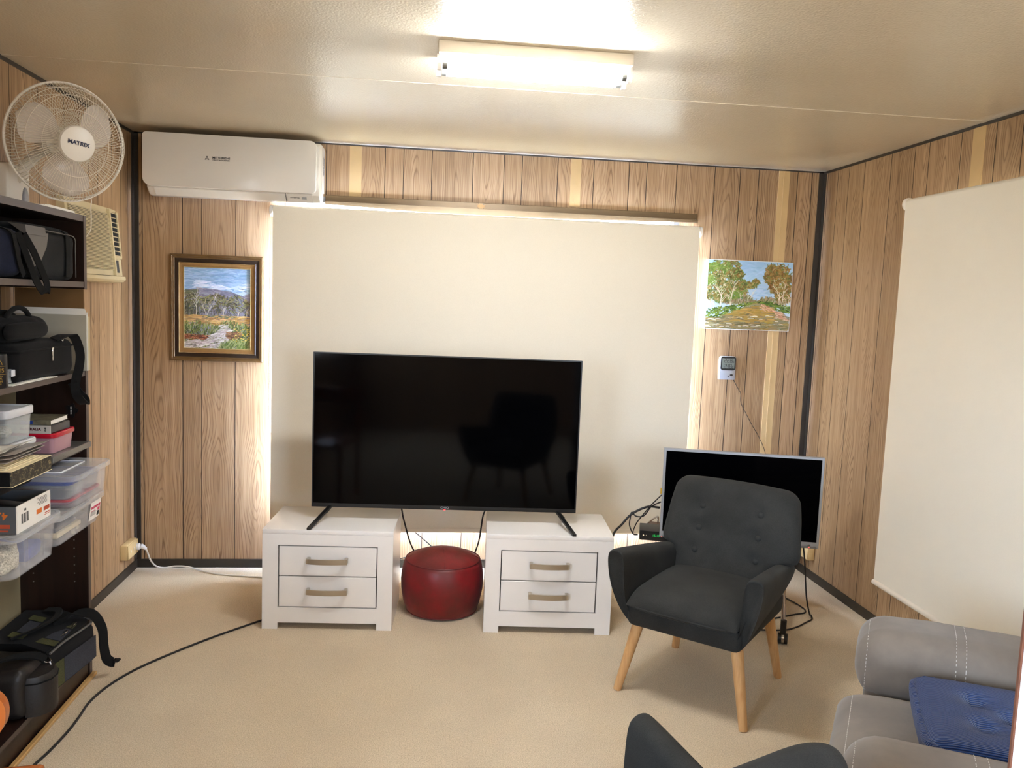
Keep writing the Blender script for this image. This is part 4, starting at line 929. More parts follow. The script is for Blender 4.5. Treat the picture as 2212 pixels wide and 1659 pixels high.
cable('power_cable', 'black cord bent in a tight loop on the carpet behind the charcoal armchair', [(3.50, -.40, .005), (3.56, -.47, .005), (3.598, -.53, .005), (3.62, -.62, .005), (3.625, -.70, .005), (3.60, -.745, .005), (3.55, -.76, .005), (3.461, -.795, .005), (3.36, -.83, .005)], .004, 'blackcable')
cable('power_cable', 'black cord hanging below the large television left of the red pouf top', [(1.49, -.70, .53), (1.50, -.60, .45), (1.535, -.50, .30), (1.575, -.42, .20), (1.64, -.40, .10), (1.66, -.38, .006)], .0042, 'blackcable')
cable('power_cable', 'black cord hanging below the large television beside the right drawer unit', [(1.92, -.72, .57), (1.905, -.60, .48), (1.90, -.55, .40), (1.895, -.48, .30), (1.87, -.42, .18), (1.83, -.40, .006)], .0042, 'blackcable')
cable('signal_cable', 'thin dark cable slanting down the bright wall behind the red pouf', [(1.52, -.10, .27), (1.58, -.09, .22), (1.66, -.09, .15), (1.76, -.10, .06), (1.80, -.12, .006)], .003, 'blackcable')
cable('signal_cable', 'thin dark cable lying behind the pouf beside the left drawer unit', [(1.46, -.14, .09), (1.52, -.13, .10), (1.58, -.15, .07), (1.62, -.2, .006)], .0026, 'blackcable')

t = thing('wall_socket', 'cream surface mounted power socket low on the left wall by the corner', 'socket', (0, -.15, .11))
bm = new_bm(); box(bm, 0, .036, -.252, -.095, .116, .198, .004, 2); part('box', bm, M['socket'], t, True, True)
bm = new_bm(); box(bm, .036, .043, -.249, -.098, .119, .195, .002, 1); fpn = part('face_plate', bm, M['socket'], t, True, True)
for y in (-.215, -.165):
    bm = new_bm(); box(bm, .043, .046, y - .005, y + .005, .150, .165, .001, 1); part('switch', bm, M['cream'], fpn, True, True)
t = thing('power_plug', 'white plug with white cord in the cream socket on the left wall', 'plug', (.0435, -.125, .15))
bm = new_bm(); lathe(bm, (.0435, -.118, .155), [(0, .0), (.019, 0), (.019, .012), (.014, .018), (0, .018)], 20, (1, 0, 0)); part('plug_base', bm, M['plug'], t, True, True)
bm = new_bm(); tube(bm, [(.062, -.115, .158), (.075, -.112, .152), (.088, -.108, .138)], lambda k: .015 - .007 * k, 12); part('plug_body', bm, M['plug'], t, True, True)
bm = new_bm(); tube(bm, spline([(.087, -.108, .139), (.093, -.105, .12), (.105, -.09, .07), (.125, -.065, .028), (.165, -.05, .012), (.22, -.042, .018), (.277, -.04, .016), (.33, -.055, .010), (.389, -.09, .006), (.476, -.134, .005), (.6, -.165, .005), (.72, -.188, .005), (.95, -.24, .005)], 8), .0046, 8); part('cord', bm, M['whitecable'], t, True, True)
t = thing('wall_socket', 'cream power socket on the right wall behind the smaller television', 'socket', (RW, -.16, .11))
bm = new_bm(); box(bm, RW - .038, RW, -.225, -.085, .118, .215, .004, 2); part('box', bm, M['socket'], t, True, True)
bm = new_bm(); box(bm, RW - .044, RW - .038, -.222, -.088, .121, .212, .002, 1); part('face_plate', bm, M['socket'], t, True, True)
t = thing('power_plug', 'cream and black double adaptor plugged into the right wall socket', 'plug', (RW - .045, -.12, .14))
bm = new_bm(); box(bm, RW - .085, RW - .0445, -.145, -.095, .135, .195, .008, 2); part('adaptor', bm, M['socket'], t, True, True)
bm = new_bm(); box(bm, RW - .12, RW - .085, -.135, -.105, .125, .155, .008, 2); box(bm, RW - .12, RW - .085, -.135, -.105, .17, .2, .008, 2); part('plug_body', bm, M['blackp'], t, True, True)

# ------------------------------------------------------------------ grey recliner with a blue cushion
SO = (3.082, -2.955, 0); SR = math.radians(-122)
t = thing('recliner', 'grey suede recliner armchair with pale stitching at the right edge', 'sofa', SO, SR)
def soft(bm, a=.006, f=6):
    for v in bm.verts: v.co += Vector((noise.noise(v.co * f), noise.noise(v.co * f + Vector((9, 0, 0))), noise.noise(v.co * f + Vector((0, 9, 0))))) * a
for s in (-1, 1):
    bm = new_bm(); x0, x1 = sorted((s * .30, s * .53)); box(bm, x0, x1, -.40, .46, .03, .50, .05, 4); ar = part('armrest', bm, M['suede'], t)
    bm = new_bm(); x0, x1 = sorted((s * .275, s * .555)); box(bm, x0, x1, -.43, .46, .418, .638, .092, 7)
    bmesh.ops.subdivide_edges(bm, edges=[e for e in bm.edges if e.calc_length() > .2], cuts=6)
    for v in bm.verts:
        q = max(0, 1 - (v.co.y + .425) / .09); v.co.z += .006 * q * math.sin(v.co.x * 180) + .01 * math.sin((v.co.y + .4) * 4)
    soft(bm, .004, 9); bv = BVHTree.FromBMesh(bm); part('arm_pad', bm, M['suede'], ar)
    for y in (-.398, -.165, -.140):
        bm = new_bm(); cx = s * .415; ps = []
        for k in range(120):
            a = PI * (-.30 + 1.60 * k / 119); d = Vector((math.cos(a), 0, math.sin(a)))
            h = bv.ray_cast(Vector((cx, y, .535)) + d * .4, -d)
            if h[0]: ps.append(h[0] + d * .0005)
        acc = 0
        for p, q in zip(ps, ps[1:]):
            n_ = max(1, round((q - p).length / .004))
            if int(acc / .006) % 2 == 0: tube(bm, [p, q], .0010, 5)
            acc += (q - p).length
        part('stitching', bm, M['thread'], ar)
bm = new_bm(); box(bm, -.30, .30, -.38, .42, .06, .30, .03, 3); part('base', bm, M['suede'], t)
bm = new_bm(); pillow(bm, (0, -.055, .395), (.296, 0, 0), (0, .415, 0), (0, 0, 1), .084, .12, .015, 9, 34, 34, d=lambda u, v: .008 * math.cos(u * 1.4))
soft(bm, .005, 7); bvs = BVHTree.FromBMesh(bm); sc_ = part('seat_cushion', bm, M['suede'], t)
bm = new_bm(); box(bm, -.268, .268, -.475, -.39, .06, .36, .035, 5); part('footrest', bm, M['suede'], t)
bm = new_bm()
for k in range(46):
    x = -.235 + .47 * k / 45; h = [bvs.ray_cast(Vector((x + e, -.425, 1)), Vector((0, 0, -1)))[0] for e in (-.003, .003)]
    if all(h): tube(bm, [h[0], h[1]], .0011, 5)
part('stitching', bm, M['thread'], sc_)
bm = new_bm(); pillow(bm, (0, .40, .70), (.29, 0, 0), (0, .06, .36), Vector((0, -.986, .165)), .12, .09, .1, 6); part('backrest', bm, M['suede'], t)

CW = Matrix.Translation(Vector((3.035, -2.925, .541))) @ Matrix.Rotation(math.radians(-117), 4, 'Z')
t = bpy.data.objects.new('cushion', None); COL.objects.link(t); t.matrix_world = CW; ROOTM[t.name] = CW
tag(t, 'blue corduroy tufted cushion on the grey recliner seat', 'cushion')
TUF = [(-.33, -.33), (.33, -.33), (-.33, .33), (.33, .33), (0, 0)]
def tuf(u, v): return -sum(.026 * math.exp(-((u - a) ** 2 + (v - b) ** 2) / .022) for a, b in TUF) + .006
bm = new_bm(); pillow(bm, (0, 0, 0), (.215, 0, 0), (0, .215, 0), (0, 0, 1), .052, .05, .05, 10, 34, 34, d=tuf); part('cover', bm, M['cord_blue'], t)
bm = new_bm(); P = []
for k in range(80):
    a = 2 * PI * k / 80; c, s_ = math.cos(a), math.sin(a); q = (abs(c) ** 9 + abs(s_) ** 9) ** (-1 / 9); P.append((.207 * c * q, .207 * s_ * q, .030 + .003 * math.sin(k * 2.1)))
tube(bm, P, .011, 8, True); part('edge_roll', bm, M['cord_blue'], t)

t = thing('white_board', 'white board with raw brown edge standing at the right edge beside the recliner', 'board', (2.475, -3.6, 0), math.atan2(-.39, .92))
bm = new_bm(); box(bm, 0.002, .55, -.004, .004, 0, 1.21); part('panel', bm, M['board'], t, False)
bm = new_bm(); box(bm, -.001, .002, -.0046, .0046, 0, 1.21); part('edge_band', bm, M['boardedge'], t, False)

# wooden chair whose corner shows at the left edge
t = thing('wooden_chair', 'orange varnished wooden chair, only its back corner showing at the left edge', 'chair', (.566, -3.02, 0), math.radians(8))
for x in (-.19, .17):
    for y, h in ((.19, .44), (-.19, .76)):
        bm = new_bm(); cone(bm, (x, y, 0), (x, y, h), .016, .018, 14); part('leg', bm, M['orangewood'], t)
bm = new_bm(); box(bm, -.21, .18, -.21, .22, .43, .46, .012, 3); part('seat', bm, M['orangewood'], t)
bm = new_bm(); pts = rrect(-.232, .232, .735, .842, (.05, .05, .05, .05)); loft(bm, [[(x, y - .03 * (1 - (x / .23) ** 2), z) for x, z in pts] for y in (-.20, -.178)]); o = part('backrest', bm, M['orangewood'], t, 50)
# ------------------------------------------------------------------ bookcase on the left wall
BY0, BY1, BX = -2.36, -1.338, .268      # near end, far end, front
t = thing('bookcase', 'tall dark brown open bookcase standing against the left wall', 'bookcase', (.13, -1.85, 0))
EE = [M['espresso'], M['edge']]
def board_(bm, x0, x1, y0, y1, z0, z1, edge='x'):
    box(bm, x0, x1 - .0015, y0, y1, z0, z1, mi=0); box(bm, x1 - .0015, x1, y0, y1, z0, z1, mi=1)
for y0, y1, zs in ((BY1 - .024, BY1, ((0, 1.245), (1.556, 1.838))), (BY0, BY0 + .024, ((0, 1.838),))):
    for z0, z1 in zs:
        bm = new_bm(); board_(bm, .010, BX, y0, y1, z0, z1); part('side_panel', bm, EE, t, False, True)
SY0, SY1 = BY0 + .024, BY1 - .024
for z0, z1, nm in ((1.814, 1.838, 'top_board'), (1.564, 1.585, 'shelf'), (1.222, 1.241, 'shelf'), (.924, .943, 'shelf'), (.664, .683, 'shelf'), (.082, .100, 'bottom_board')):
    bm = new_bm(); board_(bm, .010, BX - (.016 if z1 == .943 else .002), SY0, SY1, z0, z1); part(nm, bm, EE, t, False, True)
bm = new_bm(); box(bm, .004, .010, BY0, BY1, 0, 1.245); part('back_panel', bm, M['backboard'], t, False, True)
bm = new_bm(); box(bm, .004, .010, BY0, BY1, 1.556, 1.838); part('back_panel', bm, M['espresso'], t, False, True)
bm = new_bm(); box(bm, .246, .264, SY0, SY1, 0, .082); part('plinth', bm, M['espresso'], t, False, True)
bm = new_bm(); box(bm, BX + .001, BX + .020, BY0, BY1, 0, .014, .003, 1); part('base_strip', bm, M['timber'], t, False, True, label='raw timber strip along the floor')
for k in range(9):
    for x in (.06, .215):
        z = .60 - k * .034
        if k < 7: bm = new_bm(); cone(bm, (x, SY1 + .0005, z), (x, SY1 - .0008, z), .0028, .0028, 8); part('shelf_pin_hole', bm, M['steel'], t, True, True)
t2 = new_bm(); box(t2, .196, .236, SY1 - .014, SY1, .614, .626, .001, 1); box(t2, .208, .222, SY1 - .010, SY1, .594, .645, .001, 1); part('door_hinge', t2, M['beige'], t, False, True)
bm = new_bm(); box(bm, .222, .2285, SY1 - .0148, SY1 - .0138, .6165, .6235); part('hinge_screw', bm, M['blackp'], t, False, True)

def sheet(bm, x0, x1, y0, y1, z, th=.0006, rz=0, bend=0):
    m4 = Matrix.Translation(Vector(((x0 + x1) / 2, (y0 + y1) / 2, z))) @ Matrix.Rotation(rz, 4, 'Z')
    box(bm, -(x1 - x0) / 2, (x1 - x0) / 2, -(y1 - y0) / 2, (y1 - y0) / 2, 0, th, mat4=m4)

# ---- on top
bm = new_bm(); 
for k in range(4): sheet(bm, .10 + .006 * k, .262 - .004 * k, -1.72 + .03 * k, -1.43 + .012 * k, 1.8386 + .0028 * k, .0024, .02 * (k - 1))
single('paper_stack', bm, M['paper'], 'flat stack of white papers on top of the dark bookcase', 'papers', (.18, -1.57, 1.8386), False)

# ---- upper shelf: two bags
t = thing('cooler_bag', 'charcoal cooler bag with grey flap and hanging strap on the top shelf', 'bag', (.14, -1.60, 1.5855))
bm = new_bm(); box(bm, .03, .248, -1.775, -1.392, 1.5875, 1.755, .03, 4); bmesh.ops.subdivide_edges(bm, edges=[e for e in bm.edges if e.calc_length() > .1], cuts=5); soft(bm, .006, 14); part('body', bm, M['darkfab'], t, True, True)
bm = new_bm(); pillow(bm, (.14, -1.585, 1.757), (.10, 0, 0), (0, .18, 0), (0, 0, 1), .022, .01, .1, 6); part('lid', bm, M['darkfab'], t, True, True)
bm = new_bm(); loft(bm, [[(x, -1.80, 1.742), (x, -1.63, 1.748), (x, -1.645, 1.70), (x, -1.69, 1.65), (x, -1.765, 1.617), (x, -1.79, 1.65)] for x in (.248, .2535)]); loft(bm, [[(.20, -1.80, 1.77), (.2535, -1.80, 1.765), (.257, -1.80, 1.735), (.249, -1.80, 1.735)], [(.20, -1.655, 1.77), (.2535, -1.655, 1.765), (.257, -1.655, 1.735), (.249, -1.655, 1.735)]]); part('flap', bm, M['coolgrey'], t, False, True)
bm = new_bm(); ribbon(bm, [(.20, -1.47, 1.775), (.245, -1.47, 1.762), (.254, -1.475, 1.72), (.2525, -1.47, 1.66), (.2525, -1.475, 1.60)], (0, .017, 0), .0016); part('webbing', bm, M['strap'], t, True, True)
bm = new_bm(); tube(bm, spline([(.245, -1.775, 1.752), (.25, -1.70, 1.757), (.25, -1.5, 1.755), (.25, -1.405, 1.748), (.25, -1.396, 1.70), (.25, -1.396, 1.60)], 6), .0022, 6); part('piping', bm, M['coolgrey'], t, True, True)
bm = new_bm(); ribbon(bm, [(.258, -1.862, 1.735), (.266, -1.852, 1.70), (.276, -1.835, 1.65), (.283, -1.80, 1.585), (.288, -1.762, 1.548), (.288, -1.735, 1.548), (.285, -1.725, 1.575), (.278, -1.755, 1.63), (.272, -1.79, 1.68), (.264, -1.835, 1.73)], (.004, .012, .002), .0016); part('shoulder_strap', bm, M['strap'], t, True, True)
t = thing('duffel_bag', 'dark blue bag beside the charcoal cooler bag on the top shelf', 'bag', (.14, -1.97, 1.5855))
bm = new_bm(); box(bm, .03, .25, -2.12, -1.79, 1.5875, 1.745, .04, 4); bmesh.ops.subdivide_edges(bm, edges=[e for e in bm.edges if e.calc_length() > .1], cuts=5); soft(bm, .010, 12); part('body', bm, M['navy'], t, True, True)
bm = new_bm(); ribbon(bm, [(.20, -1.90, 1.753), (.252, -1.895, 1.735), (.262, -1.888, 1.70), (.262, -1.865, 1.64), (.262, -1.835, 1.595)], (0, .013, 0), .0018); part('webbing', bm, M['strap'], t, True, True)

# ---- tan board and folder leaning on the end panel
bm = new_bm(); box(bm, .012, .262, -1.357, -1.349, 1.2455, 1.5555); single('tan_board', bm, M['tanboard'], 'plain tan board upright behind the white folder at the bookcase end', 'board', (.137, -1.353, 1.2455), False)
t = thing('art_folder', 'white card folder of papers standing upright behind the black bags', 'folder', (.15, -1.375, 1.2415))
bm = new_bm(); box(bm, .0, .276, -1.372, -1.3685, 1.242, 1.458); bm.transform(Matrix.Translation((0, 0, 0))); part('cover', bm, M['folder'], t, False, True)
for k, (x1, z1) in enumerate(((.280, 1.468), (.272, 1.476), (.268, 1.482))):
    bm = new_bm(); y = -1.3680 + .0028 * k; box(bm, .0, x1, y, y + .0012, 1.2422, z1); part('sheet', bm, M['paper'], t, False, True)
bm = new_bm(); box(bm, .0, .2835, -1.3595, -1.3585, 1.243, 1.452); part('sheet', bm, M['cream_paper'], t, False, True)

# ---- middle shelf
t = thing('camera_case', 'black zipped case with dangling strap on the middle shelf', 'case', (.14, -1.66, 1.2415))
bm = new_bm(); box(bm, .03, .262, -1.90, -1.452, 1.2425, 1.372, .028, 4); bmesh.ops.subdivide_edges(bm, edges=[e for e in bm.edges if e.calc_length() > .1], cuts=4); soft(bm, .004, 10); part('body', bm, M['blackfab'], t, True, True)
bm = new_bm(); P = rrect(.028, .264, -1.902, -1.450, (.028,) * 4)
tube(bm, [(x, y, 1.348) for x, y in P], .0035, 6, True); part('zip_seam', bm, M['strap'], t, True, True)
bm = new_bm(); box(bm, .2665, .269, -1.650, -1.6425, 1.302, 1.346, .001, 1); sphere(bm, (.268, -1.646, 1.347), .005, seg=8); part('zip_pull', bm, M['chrome'], t, True, True)
bm = new_bm(); lathe(bm, (.262, -1.565, 1.376), [(.010, 0), (.010, .004), (.007, .004), (.007, 0)], 12, (1, 0, .3)); part('strap_ring', bm, M['chrome'], t, True, True)
bm = new_bm(); ribbon(bm, [(.252, -1.60, 1.376), (.268, -1.54, 1.388), (.276, -1.485, 1.380), (.283, -1.452, 1.32), (.283, -1.462, 1.262), (.283, -1.500, 1.205), (.284, -1.492, 1.165), (.284, -1.452, 1.135), (.282, -1.41, 1.118), (.28, -1.400, 1.130), (.28, -1.425, 1.150), (.278, -1.470, 1.175), (.275, -1.505, 1.21)], (.012, .010, 0), .0018); part('strap', bm, M['strap'], t, True, True)
t = thing('laptop_bag', 'soft black bag with arched handle lying on the black zipped case', 'bag', (.14, -1.72, 1.374))
bm = new_bm(); pillow(bm, (.135, -1.73, 1.411), (.11, 0, 0), (0, .225, 0), (0, 0, 1), .05, .036, .35, 5, 26, 26, w=lambda v: 1 - .12 * max(0, v)); soft(bm, .006, 12); part('body', bm, M['blackfab'], t, True, True)
bm = new_bm(); pillow(bm, (.240, -1.78, 1.412), (0, .15, 0), (0, 0, .030), (1, 0, .25), .02, .012, .3, 5); part('front_pocket', bm, M['blackfab'], t, True, True)
for dx, hz in ((0, 1.487), (-.05, 1.472)):
    bm = new_bm(); tube(bm, spline([(.20 + dx, -1.85, 1.438), (.203 + dx, -1.825, 1.465), (.205 + dx, -1.775, hz), (.205 + dx, -1.715, hz - .004), (.203 + dx, -1.67, 1.455), (.20 + dx, -1.65, 1.434)], 6), .0085, 10); part('handle', bm, M['strap'], t, True, True)
t = thing('tin', 'black tin with gold printing at the left edge of the middle shelf', 'tin', (.234, -1.985, 1.2415))
bm = new_bm(); lathe(bm, (.234, -1.985, 1.2415), [(0, 0), (.036, 0), (.0375, .003), (.0375, .103), (.036, .107), (0, .107)], 36); cy_ = part('body', bm, M['tin'], t, 30, True)
def wrap_text(s, z, size, th0, sx=1.0):
    bm = text_bm(s, size, Matrix.Identity(4), .0002, sx)
    for v in bm.verts:
        a = th0 + v.co.x / .0378; r_ = .0378 + v.co.z; y = v.co.y
        v.co = Vector((.234 + r_ * math.sin(a), -1.985 - r_ * math.cos(a), z + y))
    return bm
TH = .62
for s, z, sz in (('VISVIS', 1.298, .019), ('Keep Dry More', 1.281, .006), ('ORIGINAL', 1.273, .008), ('LONG LIFE', 1.264, .008), ('READY MIX', 1.256, .006)):
    part('lettering', wrap_text(s, z, sz, TH), M['goldprint'], cy_, False, True)
bm = new_bm()
for z in (1.312, 1.2865):
    tube(bm, [(.234 + .0377 * math.sin(TH + a * .1), -1.985 - .0377 * math.cos(TH + a * .1), z) for a in range(-9, 10)], .0007, 5)
tube(bm, [(.234 + .0377 * math.sin(TH + .48 * math.cos(PI * k / 16)), -1.985 - .0377 * math.cos(TH + .48 * math.cos(PI * k / 16)), 1.316 + .017 * math.sin(PI * k / 16)) for k in range(17)], .0009, 5)
part('border', bm, M['goldprint'], cy_, True, True)
t = thing('clip_container', 'small clear clip lid container behind the black and gold tin', 'container', (.205, -1.88, 1.2455))
def tubshell(bm, x0, x1, y0, y1, z0, z1, th=.0022, taper=.93, r=.02, n=5):
    cx, cy_, = (x0 + x1) / 2, (y0 + y1) / 2
    def ring(s, z, o=0): return [(cx + (x - cx) * s, cy_ + (y - cy_) * s, z) for x, y in rrect(x0 + o, x1 - o, y0 + o, y1 - o, (r,) * 4, n)]
    loft(bm, [ring(taper, z0), ring(1, z1), ring(1, z1, th), ring(taper, z0 + th, th)], cap=True)
def lidshell(bm, x0, x1, y0, y1, z0, z1, r=.024, n=6, rim=.004, dip=.004):
    def ring(o, z): return [(x, y, z) for x, y in rrect(x0 + o, x1 - o, y0 + o, y1 - o, (max(.003, r - o * .5),) * 4, n)]
    loft(bm, [ring(.001, z0), ring(0, z0 + .002), ring(0, z1 - .003), ring(.003, z1), ring(.012, z1), ring(.015, z1 - dip)])
bm = new_bm(); tubshell(bm, .17, .245, -1.93, -1.845, 1.248, 1.285, .0015, .92, .010); part('tub', bm, M['frost'], t, 30, True)
bm = new_bm(); lidshell(bm, .166, .249, -1.934, -1.841, 1.2855, 1.294, .012); ld = part('lid', bm, M['frost'], t, 30, True)
bm = new_bm(); box(bm, .249, .254, -1.912, -1.862, 1.270, 1.292, .002, 2); part('clip', bm, M['whitelid'], ld, True, True)
bm = new_bm()
for k in range(3): sheet(bm, .11 + .01 * k, .264 - .003 * k, -1.935 + .03 * k, -1.60 - .04 * k, 1.2413 + .0017 * k, .0014, .03 * k)
single('paper_stack', bm, M['paper'], 'loose white papers on the middle shelf under the small clip container', 'papers', (.19, -1.77, 1.2413), False)

# ---- shelf with frosted containers, tape and red lidded box
def container(name, label, x0, x1, y0, y1, z0, z1, lid, body, lidm, group=None, cat='container'):
    t = thing(name, label, cat, ((x0 + x1) / 2, (y0 + y1) / 2, z0), group=group)
    bm = new_bm(); tubshell(bm, x0 + .006, x1 - .006, y0 + .006, y1 - .006, z0 + .001, z1 - lid * .6, .002, .93, .016); part('tub', bm, M[body], t, 30, True)
    bm = new_bm(); lidshell(bm, x0, x1, y0, y1, z1 - lid, z1, .020); part('lid', bm, M[lidm], t, 30, True)
    return t
container('food_container', 'lower frosted container under the one holding cream wool', .08, .268, -1.985, -1.772, .9435, 1.054, .018, 'frost', 'whitelid')
container('food_container', 'frosted container with white lid holding cream wool', .09, .266, -1.975, -1.782, 1.0545, 1.165, .026, 'frost', 'whitelid')
bm = new_bm()
sphere(bm, (.17, -1.87, 1.081), .055, (1.1, .8, .42)); sphere(bm, (.15, -1.90, 1.118), .05, (1.1, .8, .36)); soft(bm, .006, 40)
single('wool_bundle', bm, M['yarn'], 'bundle of cream wool inside the frosted container', 'wool', (.165, -1.885, 1.06))
t = thing('metal_tray', 'flat riveted grey metal case under the red lidded container', 'case', (.17, -1.53, .9435))
bm = new_bm(); box(bm, .06, .286, -1.70, -1.3655, .9437, .9655, .002, 1); part('case', bm, M['steel'], t, False, True)
for y, z in ((-1.62, .959), (-1.575, .959), (-1.60, .950), (-1.575, .950)):
    bm = new_bm(); sphere(bm, (.286, y, z), .0018, seg=8); part('rivet', bm, M['chrome'], t, True, True)
container('food_container', 'pink tinted container with red lid under the video tape', .10, .272, -1.655, -1.468, .966, 1.040, .016, 'pinktub', 'redlid')
t = thing('video_tape', 'video tape in a white sleeve reading AUSTRALIA on the red lidded container', 'video tape', (.17, -1.57, 1.0405), -.05)
bm = new_bm(); box(bm, -.095, .09, -.075, .072, .0003, .0285, .002, 1); bd = part('cassette', bm, M['darkgrey'], t, False)
bm = new_bm(); box(bm, -.09, .092, -.077, -.0745, 0, .0295); part('sleeve', bm, M['vhs'], t, False)
bm = text_bm('AUSTRALIA', .0135, FACE_S((.022, -.0773, .015)), sx=1.05, bold=.0004); part('lettering', bm, M['maroon'], t, False)
bm = text_bm('VHS', .008, basis((.074, -.0773, .015), (0, 0, 1), (-1, 0, 0)), sx=1.1, bold=.0003); part('lettering', bm, M['blackprint'], t, False)
t = thing('paperback_book', 'book with a photo cover lying on the video tape', 'book', (.165, -1.575, 1.0715), .03)
bm = new_bm(); box(bm, -.092, .088, -.072, .078, .0012, .0155); part('pages', bm, M['paper'], t, False)
bm = new_bm(); box(bm, -.094, .090, -.074, .080, 0, .0012); box(bm, -.094, .090, -.074, .080, .0155, .0168); box(bm, -.094, .09, -.0755, -.074, 0, .0168); part('cover', bm, M['book'], t, False)
bm = new_bm(); box(bm, -.01, .03, -.076, -.0754, .002, .015); part('spine_label', bm, M['bluelid'], t, False)
bm = new_bm(); pts = []
for k in range(20):
    a = 2 * PI * k / 20; r_ = .022 * (1 + .22 * math.cos(5 * a)); pts.append((.213 + r_ * math.cos(a), 1.085 + r_ * 1.15 * math.sin(a)))
loft(bm, [[(x, y, z) for x, z in pts] for y in (-1.3625, -1.3655)])
t = thing('leather_tag', 'star shaped black leather tag hanging on the bookcase end panel', 'tag', (.213, -1.364, 1.06))
part('tag', bm, M['blackp'], t, False, True)
bm = text_bm('SINCE 1860', .006, basis((.213, -1.366, 1.085), (0, 0, 1), (-1, 0, 0))); part('lettering', bm, M['paper'], t, False, True)

# ---- marbled box file with papers
t = thing('box_file', 'black marbled box file overhanging the shelf under a pile of papers', 'box file', (.25, -2.07, .9755))
bm = new_bm(); box(bm, .12, .382, -2.205, -1.942, .976, 1.022, .001, 1); bm.faces.ensure_lookup_table(); part('case', bm, M['marble'], t, False, True)
bm = new_bm()
for z in (.9748, 1.0215): box(bm, .119, .3832, -2.2062, -1.9408, z, z + .0014)
part('edge_binding', bm, M['cream_paper'], t, False, True)
bm = new_bm(); box(bm, .125, .379, -2.2085, -2.2055, .978, 1.0195); part('label_side', bm, M['blackfab'], t, False, True)
bm = new_bm(); box(bm, .10, .345, -2.21, -1.985, .9435, .9735, .012, 3); single('laptop_sleeve', bm, M['darkfab'], 'dark grey sleeve lying under the marbled box file', 'sleeve', (.23, -2.07, .9435))
bm = new_bm()
for k in range(5): sheet(bm, .13, .366 - .006 * k, -2.20 + .01 * k, -1.972 - .008 * k, 1.0232 + .0030 * k, .0024, .03 * (k % 3 - 1))
single('manila_folders', bm, M['cream_paper'], 'cream folders lying on the marbled box file', 'folder', (.25, -2.08, 1.0232), False)
bm = new_bm()
for k in range(3):
    P = [(x_, -2.21 + .01 * k, 1.0395 + .0032 * k + .010 * (x_ / .30) ** 3 * (k + 1) * .4) for x_ in (.12, .2, .28, .34, .372 + .008 * k)]
    loft(bm, [[(x_, y, z), (x_, y + .22, z + .002), (x_, y + .22, z + .0034), (x_, y, z + .0014)] for x_, y, z in P])
single('magazine', bm, M['magazine'], 'glossy magazines with curled covers on top of the cream folders', 'magazine', (.25, -2.1, 1.04), False)
bm = new_bm(); loft(bm, [[(x_, -2.225, z), (x_, -2.075 + (x_ - .2) * .25, z + .006), (x_, -2.075 + (x_ - .2) * .25, z + .007), (x_, -2.225, z + .001)] for x_, z in ((.16, 1.062), (.24, 1.060), (.32, 1.066), (.37, 1.082))])
t = thing('envelope', 'white envelope with handwriting on top of the magazines', 'envelope', (.25, -2.15, 1.06))
part('paper', bm, M['paper'], t, False, True)
bm = new_bm(); tube(bm, spline([(.372, -2.20, 1.083), (.372, -2.19, 1.0845), (.3715, -2.18, 1.0850), (.372, -2.165, 1.0855), (.3715, -2.16, 1.0850), (.372, -2.15, 1.0865), (.3715, -2.14, 1.0865), (.372, -2.13, 1.087)], 4), .0008, 5); part('handwriting', bm, M['blackprint'], t, False, True)

# ---- storage tubs
def ribs(bm, x, ys, z0, z1, w=.0025):
    for y in ys: box(bm, x - .012, x - .0005, y - w, y + w, z0, z1)
t = thing('storage_tub', 'clear tub with flat lid on top of the tub with the red and white sticker', 'storage tub', (.21, -1.59, .797))
bm = new_bm(); tubshell(bm, .055, .376, -1.755, -1.435, .798, .902, .0024, .955, .03); part('tub', bm, M['tub'], t, 30, True)
bm = new_bm(); ribs(bm, .372, (-1.66, -1.53), .81, .895); part('rib', bm, M['tub'], t, False, True)
bm = new_bm(); lidshell(bm, .045, .388, -1.768, -1.424, .892, .9115, .034, dip=.003); ld = part('lid', bm, M['tublid'], t, 30, True)
bm = new_bm(); P = rrect(.12, .31, -1.70, -1.49, (.008,) * 4, 3); tube(bm, [(x, y, .911) for x, y in P], .003, 6, True); part('lid_ridge', bm, M['whitelid'], ld, True, True)
t = thing('food_container', 'flat red lidded container at the bottom inside the flat lidded clear tub', 'container', (.22, -1.60, .802))
bm = new_bm(); tubshell(bm, .078, .350, -1.733, -1.458, .8025, .812, .002, .96, .02); part('tub', bm, M['pinktub'], t, 30, True)
bm = new_bm(); lidshell(bm, .074, .355, -1.737, -1.454, .8125, .820, .022); part('lid', bm, M['redlid'], t, 30, True)
for (y0, y1), lab in (((-1.735, -1.585), 'blue lidded container inside the flat lidded clear tub, nearer the marbled box file'), ((-1.572, -1.458), 'blue lidded container inside the flat lidded clear tub, nearer the wood panelled wall')):
    t = thing('food_container', lab, 'container', (.22, (y0 + y1) / 2, .821), group='blue lidded containers in the clear tub')
    bm = new_bm(); tubshell(bm, .085, .352, y0, y1, .8215, .872, .002, .93, .02); part('tub', bm, M['frost'], t, 30, True)
    bm = new_bm(); lidshell(bm, .080, .357, y0 - .004, y1 + .004, .8725, .884, .022); part('lid', bm, M['bluelid'], t, 30, True)
t = thing('storage_tub', 'clear tub with a red and white sticker under the flat lidded tub', 'storage tub', (.2, -1.66, .6835))
bm = new_bm(); tubshell(bm, .05, .362, -1.862, -1.452, .6845, .782, .0024, .93, .04); part('tub', bm, M['tub'], t, 30, True)
bm = new_bm(); lidshell(bm, .04, .374, -1.876, -1.440, .776, .7965, .045); part('lid', bm, M['tublid'], t, 30, True)
m4 = basis((.3585, -1.535, .738), (0, 1, 0), (.15, 0, 1))
